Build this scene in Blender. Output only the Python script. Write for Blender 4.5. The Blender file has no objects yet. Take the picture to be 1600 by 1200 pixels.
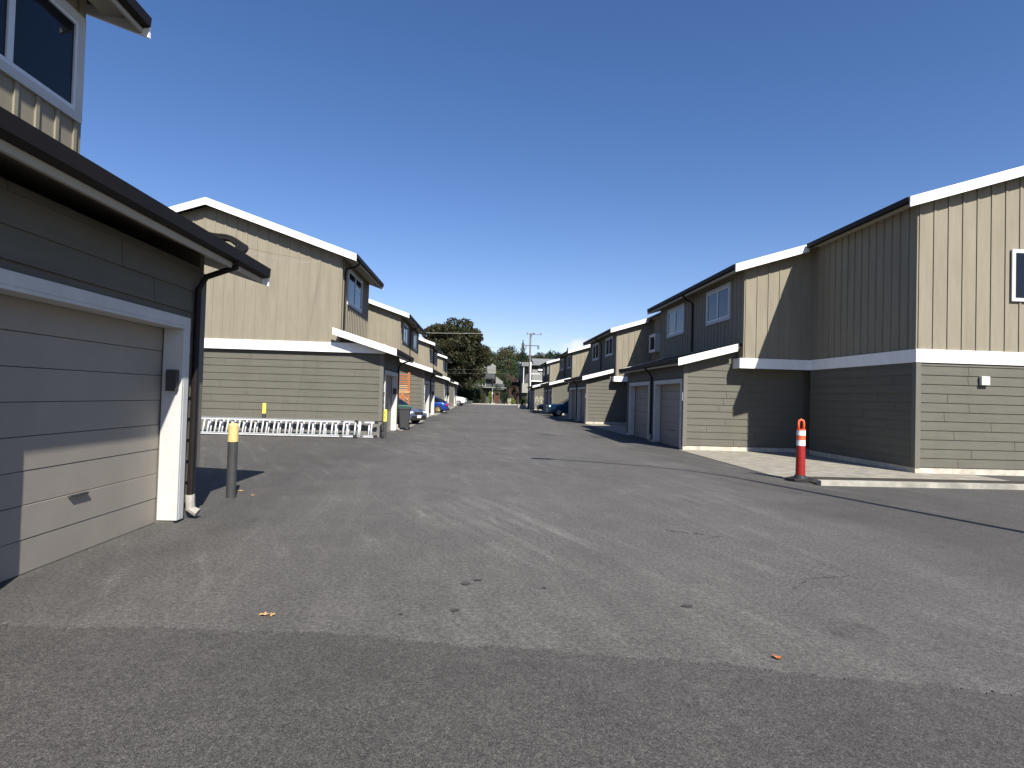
import bpy, bmesh, math, random
import numpy as np
from mathutils import Vector, Matrix
R = math.radians
rng = np.random.default_rng(7)
random.seed(7)
sc = bpy.context.scene
C = sc.collection

# ------------------------------------------------------------------ camera
F = 900.0
v = Vector(((752-800)/F, -(618-600)/F, -1)).normalized()
r_ = R(1.7)
u = Vector((math.sin(r_), math.cos(r_), 0)); u = (u - v*u.dot(v)).normalized()
rt = v.cross(u).normalized()
M = Matrix((rt, v, u))
cam = bpy.data.cameras.new('camera'); camo = bpy.data.objects.new('camera', cam); C.objects.link(camo)
cam.sensor_width = 36; cam.lens = F/1600*36; cam.clip_end = 6000; cam.clip_start = 0.05
camo.matrix_world = Matrix.Translation((0, 0, 1.6)) @ M.to_4x4()
sc.camera = camo

# ------------------------------------------------------------------ light
A_, B_, C_ = 0.357, 1.0, 1.0                     # the sun's rays travel (-A, +B, -C)
EL = math.atan2(C_, math.hypot(A_, B_)); AZ = math.atan2(A_, -B_)
sl = bpy.data.lights.new('sun', 'SUN'); sl.energy = 5.0; sl.angle = R(0.5); sl.color = (1.0, 0.955, 0.87)
so = bpy.data.objects.new('sun', sl); C.objects.link(so)
so.rotation_euler = Vector((A_, -B_, C_)).to_track_quat('Z', 'Y').to_euler()
w = bpy.data.worlds.new('World'); sc.world = w; w.use_nodes = True
nt = w.node_tree; nt.nodes.clear()
def N(nt, t, **k):
    n = nt.nodes.new(t)
    for a, b in k.items(): setattr(n, a, b)
    return n
wo = N(nt, 'ShaderNodeOutputWorld'); bg = N(nt, 'ShaderNodeBackground'); sky = N(nt, 'ShaderNodeTexSky')
sky.sky_type = 'NISHITA'; sky.sun_disc = False; sky.sun_elevation = EL; sky.sun_rotation = AZ
sky.air_density = 1.0; sky.dust_density = 0.2; sky.ozone_density = 3.0; sky.altitude = 0
bg.inputs[1].default_value = 0.080
# one low bank of small clouds beyond the hill, in the sky itself
tc = N(nt, 'ShaderNodeTexCoord'); sep = N(nt, 'ShaderNodeSeparateXYZ'); nt.links.new(tc.outputs['Generated'], sep.inputs[0])
def math_(nt, op, a, b=None, c=None, clamp=False):
    n = N(nt, 'ShaderNodeMath', operation=op, use_clamp=clamp)
    for i, x in enumerate((a, b, c)):
        if x is None: continue
        if isinstance(x, (int, float)): n.inputs[i].default_value = x
        else: nt.links.new(x, n.inputs[i])
    return n.outputs[0]
def ell(cx, cz, rx, rz):
    dx = math_(nt, 'MULTIPLY', math_(nt, 'SUBTRACT', sep.outputs[0], cx), 1/rx)
    dz = math_(nt, 'MULTIPLY', math_(nt, 'SUBTRACT', sep.outputs[2], cz), 1/rz)
    d2 = math_(nt, 'ADD', math_(nt, 'MULTIPLY', dx, dx), math_(nt, 'MULTIPLY', dz, dz))
    return math_(nt, 'SUBTRACT', 1.0, d2)
e1 = ell(0.160, 0.090, 0.036, 0.015); e2 = ell(0.130, 0.072, 0.050, 0.010)
em = math_(nt, 'MAXIMUM', e1, math_(nt, 'MULTIPLY', e2, 0.45))
mp = N(nt, 'ShaderNodeMapping'); nt.links.new(tc.outputs['Generated'], mp.inputs[0]); mp.inputs['Scale'].default_value = (1, 1, 1.7)
cn = N(nt, 'ShaderNodeTexNoise'); nt.links.new(mp.outputs[0], cn.inputs[0]); cn.inputs['Scale'].default_value = 38; cn.inputs['Detail'].default_value = 7
front = math_(nt, 'GREATER_THAN', sep.outputs[1], 0)
cm = math_(nt, 'ADD', em, math_(nt, 'MULTIPLY', math_(nt, 'SUBTRACT', cn.outputs[0], 0.55), 2.4))
cm = math_(nt, 'MULTIPLY', math_(nt, 'MULTIPLY', cm , .85, clamp=True), front, clamp=True)
cm = math_(nt, 'MULTIPLY', cm, math_(nt, 'GREATER_THAN', em, -3.0))
mixc = N(nt, 'ShaderNodeMixRGB'); nt.links.new(cm, mixc.inputs[0]); hs = N(nt, 'ShaderNodeHueSaturation'); hs.inputs['Saturation'].default_value = 1.2; nt.links.new(sky.outputs[0], hs.inputs['Color']); tint = N(nt, 'ShaderNodeMixRGB', blend_type='MULTIPLY'); tint.inputs[0].default_value = 1; tint.inputs[2].default_value = (1.10, .94, 1.04, 1); nt.links.new(hs.outputs[0], tint.inputs[1]); nt.links.new(tint.outputs[0], mixc.inputs[1])
mixc.inputs[2].default_value = (7.0, 7.4, 8.6, 1)
nt.links.new(mixc.outputs[0], bg.inputs[0]); nt.links.new(bg.outputs[0], wo.inputs[0])
sc.view_settings.view_transform = 'Standard'; sc.view_settings.look = 'None'
sc.view_settings.gamma = 1; sc.view_settings.exposure = 0.75
sc.render.engine = 'CYCLES'
sc.cycles.max_bounces = 6

# ------------------------------------------------------------------ helpers
def tag(o, label=None, cat=None, group=None, kind=None, category=None):
    cat = cat or category
    if label: o['label'] = label
    if cat: o['category'] = cat
    if group: o['group'] = group
    if kind: o['kind'] = kind
    return o
def empty(name, loc=(0, 0, 0), rz=0, **k):
    o = bpy.data.objects.new(name, None); o.empty_display_size = 0.3; C.objects.link(o)
    o.location = loc; o.rotation_euler = (0, 0, rz)
    return tag(o, **k)
class MB:
    def __init__(s, sx=1, off=(0, 0, 0)): s.v = []; s.f = []; s.sx = sx; s.off = off
    def add(s, vs, fs):
        b = len(s.v)
        s.v += [(p[0]*s.sx - s.off[0], p[1] - s.off[1], p[2] - s.off[2]) for p in vs]
        s.f += [tuple(b+i for i in (f if s.sx > 0 else f[::-1])) for f in fs]
    def box(s, x0, x1, y0, y1, z0, z1):
        s.add([(x0,y0,z0),(x1,y0,z0),(x1,y1,z0),(x0,y1,z0),(x0,y0,z1),(x1,y0,z1),(x1,y1,z1),(x0,y1,z1)],
              [(0,3,2,1),(4,5,6,7),(0,1,5,4),(1,2,6,5),(2,3,7,6),(3,0,4,7)])
    def prism(s, poly, y0, y1, ax='y'):          # poly in (x,z), counter-clockwise seen from -y
        n = len(poly)
        if ax == 'y': a = [(p[0], y0, p[1]) for p in poly]; b = [(p[0], y1, p[1]) for p in poly]
        elif ax == 'z': a = [(p[0], p[1], y1) for p in poly]; b = [(p[0], p[1], y0) for p in poly]
        else: a = [(y1, p[0], p[1]) for p in poly]; b = [(y0, p[0], p[1]) for p in poly]
        s.add(a+b, [tuple(range(n)), tuple(range(2*n-1, n-1, -1))] + [(i, n+i, n+(i+1) % n, (i+1) % n) for i in range(n)])
    def tube(s, pts, r, n=8, caps=True):
        pts = [Vector(p) for p in pts]; m = len(pts); rs = r if isinstance(r, (list, tuple)) else [r]*m
        vs = []; prev = None
        for i, p in enumerate(pts):
            t = (pts[min(i+1, m-1)] - pts[max(i-1, 0)]).normalized()
            if prev is None: a = t.orthogonal().normalized()
            else: a = (prev - t*prev.dot(t)).normalized()
            prev = a; b = t.cross(a)
            for k in range(n):
                q = 2*math.pi*k/n; vs.append(tuple(p + (a*math.cos(q) + b*math.sin(q))*rs[i]))
        fs = [(i*n+k, i*n+(k+1) % n, (i+1)*n+(k+1) % n, (i+1)*n+k) for i in range(m-1) for k in range(n)]
        if caps: fs += [tuple(range(n-1, -1, -1)), tuple((m-1)*n+k for k in range(n))]
        s.add(vs, fs)
    def lathe(s, prof, cx, cy, n=20, cz=0):       # prof = (r, z)
        vs = [(cx+r*math.cos(2*math.pi*k/n), cy+r*math.sin(2*math.pi*k/n), cz+z) for r, z in prof for k in range(n)]
        m = len(prof)
        fs = [(i*n+k, i*n+(k+1) % n, (i+1)*n+(k+1) % n, (i+1)*n+k) for i in range(m-1) for k in range(n)]
        fs += [tuple(range(n-1, -1, -1)), tuple((m-1)*n+k for k in range(n))]
        s.add(vs, fs)
    def build(s, name, mat, parent=None, smooth=False, bevel=0, **k):
        me = bpy.data.meshes.new(name); me.from_pydata(s.v, [], s.f); me.update()
        o = bpy.data.objects.new(name, me); C.objects.link(o); me.materials.append(mat)
        if smooth: me.shade_smooth()
        if parent: o.parent = parent
        if bevel:
            b = o.modifiers.new('bevel', 'BEVEL'); b.width = bevel; b.segments = 2; b.limit_method = 'ANGLE'
        return tag(o, **k)

def copy_tree(o, parent=None):
    c = o.copy(); C.objects.link(c); c.parent = parent
    for ch in list(o.children): copy_tree(ch, c)
    return c

# ------------------------------------------------------------------ materials
def lin(r, g, b): return tuple(((x/255)/12.92 if x <= 10 else ((x/255+0.055)/1.055)**2.4) for x in (r, g, b)) + (1,)
def mat(name, col, rough=0.7, metal=0, var=0.0, scale=3, bump=0.0, bscale=60, spec=0.5, col2=None, stretch=(1, 1, 1), coat=0, dirt=0.0):
    m = bpy.data.materials.new(name); m.use_nodes = True; t = m.node_tree; p = t.nodes['Principled BSDF']
    p.inputs['Roughness'].default_value = rough; p.inputs['Metallic'].default_value = metal
    p.inputs['Specular IOR Level'].default_value = spec; p.inputs['Coat Weight'].default_value = coat
    c = tuple(col)[:3] + (1,)
    p.inputs['Base Color'].default_value = c
    tcn = N(t, 'ShaderNodeTexCoord'); mpn = N(t, 'ShaderNodeMapping'); t.links.new(tcn.outputs['Object'], mpn.inputs[0]); mpn.inputs['Scale'].default_value = stretch
    if var or col2:
        nz = N(t, 'ShaderNodeTexNoise'); nz.inputs['Scale'].default_value = scale; nz.inputs['Detail'].default_value = 6; nz.inputs['Roughness'].default_value = 0.65
        t.links.new(mpn.outputs[0], nz.inputs[0])
        rp = N(t, 'ShaderNodeValToRGB'); t.links.new(nz.outputs[0], rp.inputs[0])
        d = col2[:3] + (1,) if col2 else tuple(x*(1-var) for x in c[:3]) + (1,)
        e = c if col2 else tuple(min(1, x*(1+var)) for x in c[:3]) + (1,)
        rp.color_ramp.elements[0].position = 0.35; rp.color_ramp.elements[1].position = 0.65
        rp.color_ramp.elements[0].color = d; rp.color_ramp.elements[1].color = e
        outc = rp.outputs[0]
        if dirt:
            n2 = N(t, 'ShaderNodeTexNoise'); n2.inputs['Scale'].default_value = 0.9; n2.inputs['Detail'].default_value = 8
            m2 = N(t, 'ShaderNodeMapping'); m2.inputs['Scale'].default_value = (3, 3, 0.5); t.links.new(tcn.outputs['Object'], m2.inputs[0]); t.links.new(m2.outputs[0], n2.inputs[0])
            mr = N(t, 'ShaderNodeMapRange'); mr.inputs[1].default_value = .45; mr.inputs[2].default_value = .75; mr.inputs[3].default_value = 0; mr.inputs[4].default_value = dirt
            t.links.new(n2.outputs[0], mr.inputs[0])
            mx = N(t, 'ShaderNodeMixRGB'); t.links.new(mr.outputs[0], mx.inputs[0]); t.links.new(outc, mx.inputs[1]); mx.inputs[2].default_value = tuple(x*0.55 for x in c[:3]) + (1,)
            outc = mx.outputs[0]
        t.links.new(outc, p.inputs['Base Color'])
    if bump:
        nb = N(t, 'ShaderNodeTexNoise'); nb.inputs['Scale'].default_value = bscale; nb.inputs['Detail'].default_value = 4
        t.links.new(mpn.outputs[0], nb.inputs[0])
        bn = N(t, 'ShaderNodeBump'); bn.inputs['Strength'].default_value = bump; bn.inputs['Distance'].default_value = 0.02
        t.links.new(nb.outputs[0], bn.inputs['Height']); t.links.new(bn.outputs[0], p.inputs['Normal'])
    return m

m_beige = mat('beige_boards', (0.240, 0.213, 0.158), .8, var=.07, scale=2.2, bump=.12, bscale=30, stretch=(4, 4, .5), dirt=.22, spec=.3)
m_grey = mat('grey_green_siding', (0.114, 0.108, 0.087), .78, var=.07, scale=2.0, bump=.15, bscale=40, stretch=(.6, .6, 6), dirt=.2, spec=.3)
m_white = mat('white_trim_paint', (0.82, 0.82, 0.80), .6, var=.04, scale=5, dirt=.14)
m_trim = mat('pale_grey_trim', (0.50, 0.50, 0.48), .6, var=.05, scale=5, dirt=.15)
m_corner = mat('corner_trim', (0.13, 0.124, 0.103), .75, var=.05, dirt=.15)
m_soffit = mat('soffit_paint', (0.40, 0.37, 0.30), .8, var=.05)
m_shingle = mat('dark_shingles', (0.020, 0.019, 0.019), .95, var=.35, scale=14, bump=.6, bscale=25, spec=.15)
m_gutter = mat('dark_brown_gutter', (0.014, 0.011, 0.010), .6, var=.1, spec=.2)
m_vinyl = mat('white_vinyl', (0.62, 0.64, 0.66), .4, var=.03)
m_door = mat('taupe_garage_door', (0.27, 0.24, 0.20), .6, var=.04, bump=.06, bscale=40, dirt=.15)
m_conc = mat('foundation_concrete', (0.33, 0.31, 0.275), .9, var=.2, scale=6, bump=.4, bscale=40, dirt=.35)
m_concw = mat('pale_painted_foundation', (0.50, 0.46, 0.38), .9, var=.2, scale=5, bump=.3, bscale=40, dirt=.5)
m_found = mat('grey_foundation', (0.15, 0.145, 0.13), .9, var=.12, scale=4, bump=.3, bscale=40, dirt=.3)
m_black = mat('black_rubber', (0.012, 0.012, 0.013), .65, var=.2)
m_dark = mat('dark_grey_metal', (0.042, 0.042, 0.042), .6, var=.15, scale=12)
m_yellow = mat('faded_yellow_paint', (0.62, 0.47, 0.19), .6, var=.1, scale=16, dirt=.3)
m_yellow2 = mat('bright_yellow_sleeve', (0.78, 0.62, 0.10), .5, var=.06, dirt=.1)
m_alu = mat('ladder_aluminium', (0.58, 0.59, 0.60), .45, metal=.25, var=.06, scale=9)
m_orange = mat('orange_plastic', (0.80, 0.12, 0.035), .5, var=.08, scale=9, dirt=.2)
m_red = mat('deep_red_plastic', (0.28, 0.010, 0.008), .5, var=.12, scale=9, dirt=.2)  # delineator's lower tube, a much darker red than its orange bands
m_refl = mat('white_reflective_band', (0.80, 0.78, 0.76), .35, var=.05, scale=12, dirt=.2)
m_cedar = mat('orange_cedar', (0.34, 0.115, 0.035), .7, var=.25, scale=6, bump=.2, stretch=(5, 5, 1))
m_cedar2 = mat('sawn_cedar', (0.46, 0.26, 0.12), .7, var=.2, scale=6)
m_bin = mat('dark_grey_bin_plastic', (0.042, 0.042, 0.044), .5, var=.08, scale=8)
m_green = mat('dark_green_plastic', (0.018, 0.085, 0.06), .45, var=.1, scale=8)
m_navy = mat('navy_plastic', (0.012, 0.014, 0.06), .45, var=.1, scale=8)
m_wood = mat('weathered_pole_wood', (0.12, 0.112, 0.10), .85, var=.2, scale=4, stretch=(8, 8, .6), bump=.3)
m_pvc = mat('white_conduit', (0.80, 0.80, 0.78), .5, var=.03)
m_glassd = None
def glass():
    m = bpy.data.materials.new('window_glass'); m.use_nodes = True; p = m.node_tree.nodes['Principled BSDF']
    p.inputs['Base Color'].default_value = (0.008, 0.010, 0.014, 1); p.inputs['Roughness'].default_value = .06; p.inputs['Specular IOR Level'].default_value = .35
    t = m.node_tree; nb = N(t, 'ShaderNodeTexNoise'); nb.inputs['Scale'].default_value = 1.6; tcn = N(t, 'ShaderNodeTexCoord'); t.links.new(tcn.outputs['Object'], nb.inputs[0])
    bn = N(t, 'ShaderNodeBump'); bn.inputs['Strength'].default_value = .08; bn.inputs['Distance'].default_value = .05; t.links.new(nb.outputs[0], bn.inputs['Height']); t.links.new(bn.outputs[0], p.inputs['Normal'])
    return m
m_glass = glass()
m_blind = mat('pale_blind', (0.30, 0.33, 0.40), .8, var=.1, scale=3)

def asphalt(name, base, streak=0.5, agg=1.0, coarse=.27):
    m = bpy.data.materials.new(name); m.use_nodes = True; t = m.node_tree; p = t.nodes['Principled BSDF']
    p.inputs['Roughness'].default_value = .88; p.inputs['Specular IOR Level'].default_value = .35
    tcn = N(t, 'ShaderNodeTexCoord'); obj = tcn.outputs['Object']
    def noise(scale, detail=4, rough=.6, mapping=None, dist=0):
        n = N(t, 'ShaderNodeTexNoise'); n.inputs['Scale'].default_value = scale; n.inputs['Detail'].default_value = detail; n.inputs['Roughness'].default_value = rough; n.inputs['Distortion'].default_value = dist
        if mapping:
            mm = N(t, 'ShaderNodeMapping'); mm.vector_type = 'TEXTURE'; mm.inputs['Rotation'].default_value = (0, 0, mapping[0]); mm.inputs['Scale'].default_value = mapping[1]
            t.links.new(obj, mm.inputs[0]); t.links.new(mm.outputs[0], n.inputs[0])
        else: t.links.new(obj, n.inputs[0])
        return n.outputs[0]
    def mr(x, a, b, c, d):
        n = N(t, 'ShaderNodeMapRange'); t.links.new(x, n.inputs[0])
        for i, q in enumerate((a, b, c, d)): n.inputs[i+1].default_value = q
        return n.outputs[0]
    f = mr(noise(0.16, 5), .3, .7, .84, 1.16)                        # broad tone drift
    f = math_(t, 'MULTIPLY', f, mr(noise(1.3, 6, .7), .3, .7, .90, 1.10))
    f = math_(t, 'MULTIPLY', f, mr(noise(9, 5, .7), .3, .7, .90, 1.10))
    f = math_(t, 'MULTIPLY', f, mr(noise(95, 3, .8), .36, .64, 1-.34*agg, 1+.34*agg))    # grain
    f = math_(t, 'MULTIPLY', f, mr(noise(260, 2, .7), .38, .62, 1-.46*agg, 1+.46*agg))
    f = math_(t, 'MULTIPLY', f, mr(noise(30, 2, .6), .36, .64, 1-coarse, 1+coarse))
    f = math_(t, 'MULTIPLY', f, mr(noise(3.2, 8, .85), .36, .64, .93, 1.07))
    # pale dusty tyre scuffs, two directions
    s1 = mr(noise(1.0, 9, .72, (R(25), (.30, 4.5, 1)), .25), .50, .68, 0, 1)
    s2 = mr(noise(1.0, 9, .72, (R(6), (.40, 6, 1)), .2), .50, .70, 0, 1)
    msk = mr(noise(.22, 3), .42, .58, 0, 1)
    f = math_(t, 'MULTIPLY', f, math_(t, 'ADD', 1.0, math_(t, 'MULTIPLY', math_(t, 'MULTIPLY', s1, msk), streak)))
    f = math_(t, 'MULTIPLY', f, math_(t, 'ADD', 1.0, math_(t, 'MULTIPLY', s2, streak*.45)))
    # oil spots
    o1 = mr(noise(.9, 3, .5), .255, .30, .72, 1)
    f = math_(t, 'MULTIPLY', f, o1)
    # darker, less worn strips along both sides of the lane
    sp = N(t, 'ShaderNodeSeparateXYZ'); t.links.new(obj, sp.inputs[0])
    wob = math_(t, 'MULTIPLY', math_(t, 'SUBTRACT', noise(.35, 4), .5), 3.0)
    ax = math_(t, 'ADD', math_(t, 'ABSOLUTE', math_(t, 'SUBTRACT', sp.outputs[0], 1.2)), wob)
    f = math_(t, 'MULTIPLY', f, mr(ax, 3.4, 4.4, 1.0, .76))
    cr = N(t, 'ShaderNodeCombineColor')
    for i, k in enumerate(base): t.links.new(math_(t, 'MULTIPLY', f, k), cr.inputs[i])
    # warm stone flecks
    vr = N(t, 'ShaderNodeTexVoronoi'); vr.inputs['Scale'].default_value = 55; t.links.new(obj, vr.inputs[0])
    fl = mr(vr.outputs['Distance'], .10, .20, 1, 0)
    wn = N(t, 'ShaderNodeSeparateColor'); t.links.new(vr.outputs['Color'], wn.inputs[0])
    fl = math_(t, 'MULTIPLY', fl, math_(t, 'GREATER_THAN', wn.outputs[0], .86))
    mx = N(t, 'ShaderNodeMixRGB'); t.links.new(math_(t, 'MULTIPLY', fl, .55), mx.inputs[0]); t.links.new(cr.outputs[0], mx.inputs[1]); mx.inputs[2].default_value = (.30, .27, .22, 1)
    t.links.new(mx.outputs[0], p.inputs['Base Color'])
    bn = N(t, 'ShaderNodeBump'); bn.inputs['Strength'].default_value = .5; bn.inputs['Distance'].default_value = .006
    t.links.new(noise(160, 4, .7), bn.inputs['Height']); t.links.new(bn.outputs[0], p.inputs['Normal'])
    return m
m_asph = asphalt('worn_asphalt', (.091, .086, .0795), streak=.55, agg=1.6)
m_asph2 = asphalt('newer_dark_asphalt', (.069, .0645, .060), streak=.12, agg=1.5, coarse=.13)
m_road = asphalt('road_asphalt', (.14, .137, .13), streak=.1)

# ------------------------------------------------------------------ ground
def sheet(name, pts, z, m, kind='structure', **k):
    b = MB(); b.add([(x, y, z) for x, y in pts], [tuple(range(len(pts)))])
    return b.build(name, m, kind=kind, **k)
m_earth = mat('dry_grass_earth', (0.09, 0.085, 0.045), .95, var=.4, scale=.6, bump=.4, bscale=12)
sheet('ground', [(-1500, -300), (1500, -300), (1500, 3500), (-1500, 3500)], -0.03, m_earth)
sheet('lane_asphalt', [(-30, -30), (30, -30), (30, 97), (-30, 97)], 0.0, m_asph)
sheet('road', [(-150, 97), (150, 97), (150, 106.5), (-150, 106.5)], 0.0, m_road)
b = MB(); b.box(-150, 150, 106.5, 108.3, -.02, .12)
b.build('pavement', mat('pavement_concrete', (.36, .34, .29), .9, var=.12, scale=2, bump=.2), kind='structure')
# newer asphalt in the foreground, its joint running across the lane
def gp(px, py):
    d = M @ Vector(((px-800)/F, -(py-600)/F, -1)); k = -1.6/d.z
    return (d.x*k, d.y*k)
edge = [(-200, 975), (350, 985), (480, 990), (640, 1000), (740, 1011), (800, 1014), (1000, 1029), (1250, 1052), (1800, 1110)]
gpts = [gp(*e) for e in edge]; fine = []
for (x0, y0), (x1, y1) in zip(gpts, gpts[1:]):
    n = 120
    for i in range(n):
        t_ = i/n; fine.append((x0+(x1-x0)*t_, y0+(y1-y0)*t_ + random.gauss(0, .011) + .012*math.sin(i*.61)*math.sin(x0*7+i*.23) + .018*math.sin((x0+(x1-x0)*t_)*5.3) + .01*math.sin((x0+(x1-x0)*t_)*17)))
fine = [(x, y) for x, y in fine]
b = MB(); n = len(fine)
b.add([(x, y, .006) for x, y in fine] + [(x, -12, .006) for x, y in fine] + [(x, y, -.001) for x, y in fine],
      [(n+i, n+i+1, i+1, i) for i in range(n-1)] + [(i, i+1, 2*n+i+1, 2*n+i) for i in range(n-1)])
b.build('asphalt_patch', m_asph2, kind='structure')
# crumbled pale grit along the joint
b = MB()
for i in range(160):
    x, y = random.choice(fine); s_ = random.uniform(.002, .005)
    if abs(x) > 6: continue
    x += random.uniform(-.03, .03); y += abs(random.gauss(0, .035)) - .01
    b.add([(x-s_, y-s_, .007), (x+s_, y-s_*.6, .007), (x+s_*.7, y+s_, .007), (x, y, .007+s_*1.2)], [(0, 1, 3), (1, 2, 3), (2, 0, 3)])
b.build('grit', mat('pale_grit', (.13, .125, .11), .9, var=.3), kind='stuff', label='loose pale grit along the asphalt joint', category='grit')

m_pad = mat('exposed_aggregate_concrete', (.29, .265, .215), .92, var=.34, scale=5, bump=.9, bscale=45, dirt=.55, stretch=(.5, 1.6, 1))
m_padb = mat('concrete_strip', (.34, .32, .27), .92, var=.3, scale=2, bump=.5, dirt=.5)
def pad(s, y0, y1, x0, x1, z=.012):
    xs = sorted((s*x0, s*x1)); b = MB(); b.box(xs[0], xs[1], y0, y1, -.02, z)
    return b.build('driveway', m_pad, kind='structure')
pad(1, 12.31, 18.62, 6.5, 12.0)
for y0 in (25.95, 43.55, 61.15): pad(1, y0, y0+10.1, 6.55, 10.9)
pad(-1, 25.0, 35.85, 3.35, 7.6); pad(-1, 43.9, 55.55, 3.35, 7.6); pad(-1, 63.6, 75.2, 3.35, 7.6); pad(-1, 83.3, 94, 3.35, 9)
b = MB(); b.box(6.8, 16, 11.15, 11.3, -.02, .10); b.build('kerb', m_padb, kind='structure')
b = MB(); b.box(6.8, 16, 11.301, 12.3, -.02, .03); b.build('soil_bed', mat('dark_soil', (.035, .028, .02), .95, var=.4, scale=8, bump=.8, bscale=30), kind='structure')

# ------------------------------------------------------------------ townhouses
def split_iv(a0, a1, cuts):
    iv = [(a0, a1)]
    for c0, c1 in cuts:
        out = []
        for p, q in iv:
            if c1 <= p or c0 >= q: out.append((p, q)); continue
            if c0 > p: out.append((p, c0))
            if c1 < q: out.append((c1, q))
        iv = out
    return iv
def lap(mb, facing, plane, a0, a1, z0, z1, ex, openings=(), top=None, seed=1):
    """facing 'g' = a wall facing -y at y=plane, running along u; 's' = a wall facing the lane at u=plane, running along y."""
    rr = random.Random(seed); z = z0; k = 0
    while z < z1 - .02:
        zt = min(z+ex, z1); cuts = [(o[0], o[1]) for o in openings if o[2] < zt-.01 and o[3] > z+.01]
        s0 = a0
        if top:
            s0 = max(a0, top(zt))
        for p, q in split_iv(s0, a1, cuts):
            joints = []; c = p + rr.uniform(.6, 3.4)
            while c < q - .4: joints.append((c, c+.010)); c += rr.uniform(2.2, 3.66)
            for e, f in split_iv(p, q, joints):
                lo, hi = .024, .004
                if facing == 'g':
                    vs = [(e, plane-lo, z), (f, plane-lo, z), (f, plane-hi, zt), (e, plane-hi, zt), (e, plane, z), (f, plane, z), (e, plane, zt), (f, plane, zt)]
                    fs = [(0, 1, 2, 3), (4, 5, 1, 0), (0, 3, 6, 4), (1, 5, 7, 2)]
                else:
                    vs = [(plane-lo, e, z), (plane-lo, f, z), (plane-hi, f, zt), (plane-hi, e, zt), (plane, e, z), (plane, f, z), (plane, e, zt), (plane, f, zt)]
                    fs = [(3, 2, 1, 0), (0, 1, 5, 4), (4, 6, 3, 0), (2, 7, 5, 1)]
                mb.add(vs, fs)
        z = zt; k += 1

def window(P, s, off, x, y0, y1, z0, z1, double=True, open_=False):
    fr = MB(s, off); t = .11
    fr.box(x-.045, x, y0, y1, z0, z0+t); fr.box(x-.045, x, y0, y1, z1-t, z1)
    fr.box(x-.045, x, y0, y0+t, z0+t, z1-t); fr.box(x-.045, x, y1-t, y1, z0+t, z1-t)
    wn = fr.build('window', m_trim, P, bevel=.004)
    a, b_, c, d = y0+t, y1-t, z0+t, z1-t
    vn = MB(s, off); q = .05
    vn.box(x-.035, x-.004, a, b_, c, c+q); vn.box(x-.035, x-.004, a, b_, d-q, d)
    vn.box(x-.035, x-.004, a, a+q, c+q, d-q); vn.box(x-.035, x-.004, b_-q, b_, c+q, d-q)
    mid = (a+b_)/2
    if double: vn.box(x-.036, x-.004, mid-.04, mid+.04, c+q, d-q)
    vn.build('sash', m_vinyl, wn)
    g = MB(s, off); g.box(x-.014, x-.002, a+q, b_-q, c+q, d-q); g.build('pane', m_glass, wn)
    return wn

def roof_prism(mb, x_e, x_r, z_e, sl, th, y0, y1, back=None):
    z_r = z_e + sl*(x_r-x_e)
    if back is None:
        mb.prism([(x_e, z_e-th), (x_r, z_r-th), (x_r, z_r), (x_e, z_e)], y0, y1)
    else:
        zb = z_r - sl*(back-x_r)
        mb.prism([(x_e, z_e-th), (x_r, z_r-th), (back, zb-th), (back, zb), (x_r, z_r), (x_e, z_e)], y0, y1)

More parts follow.
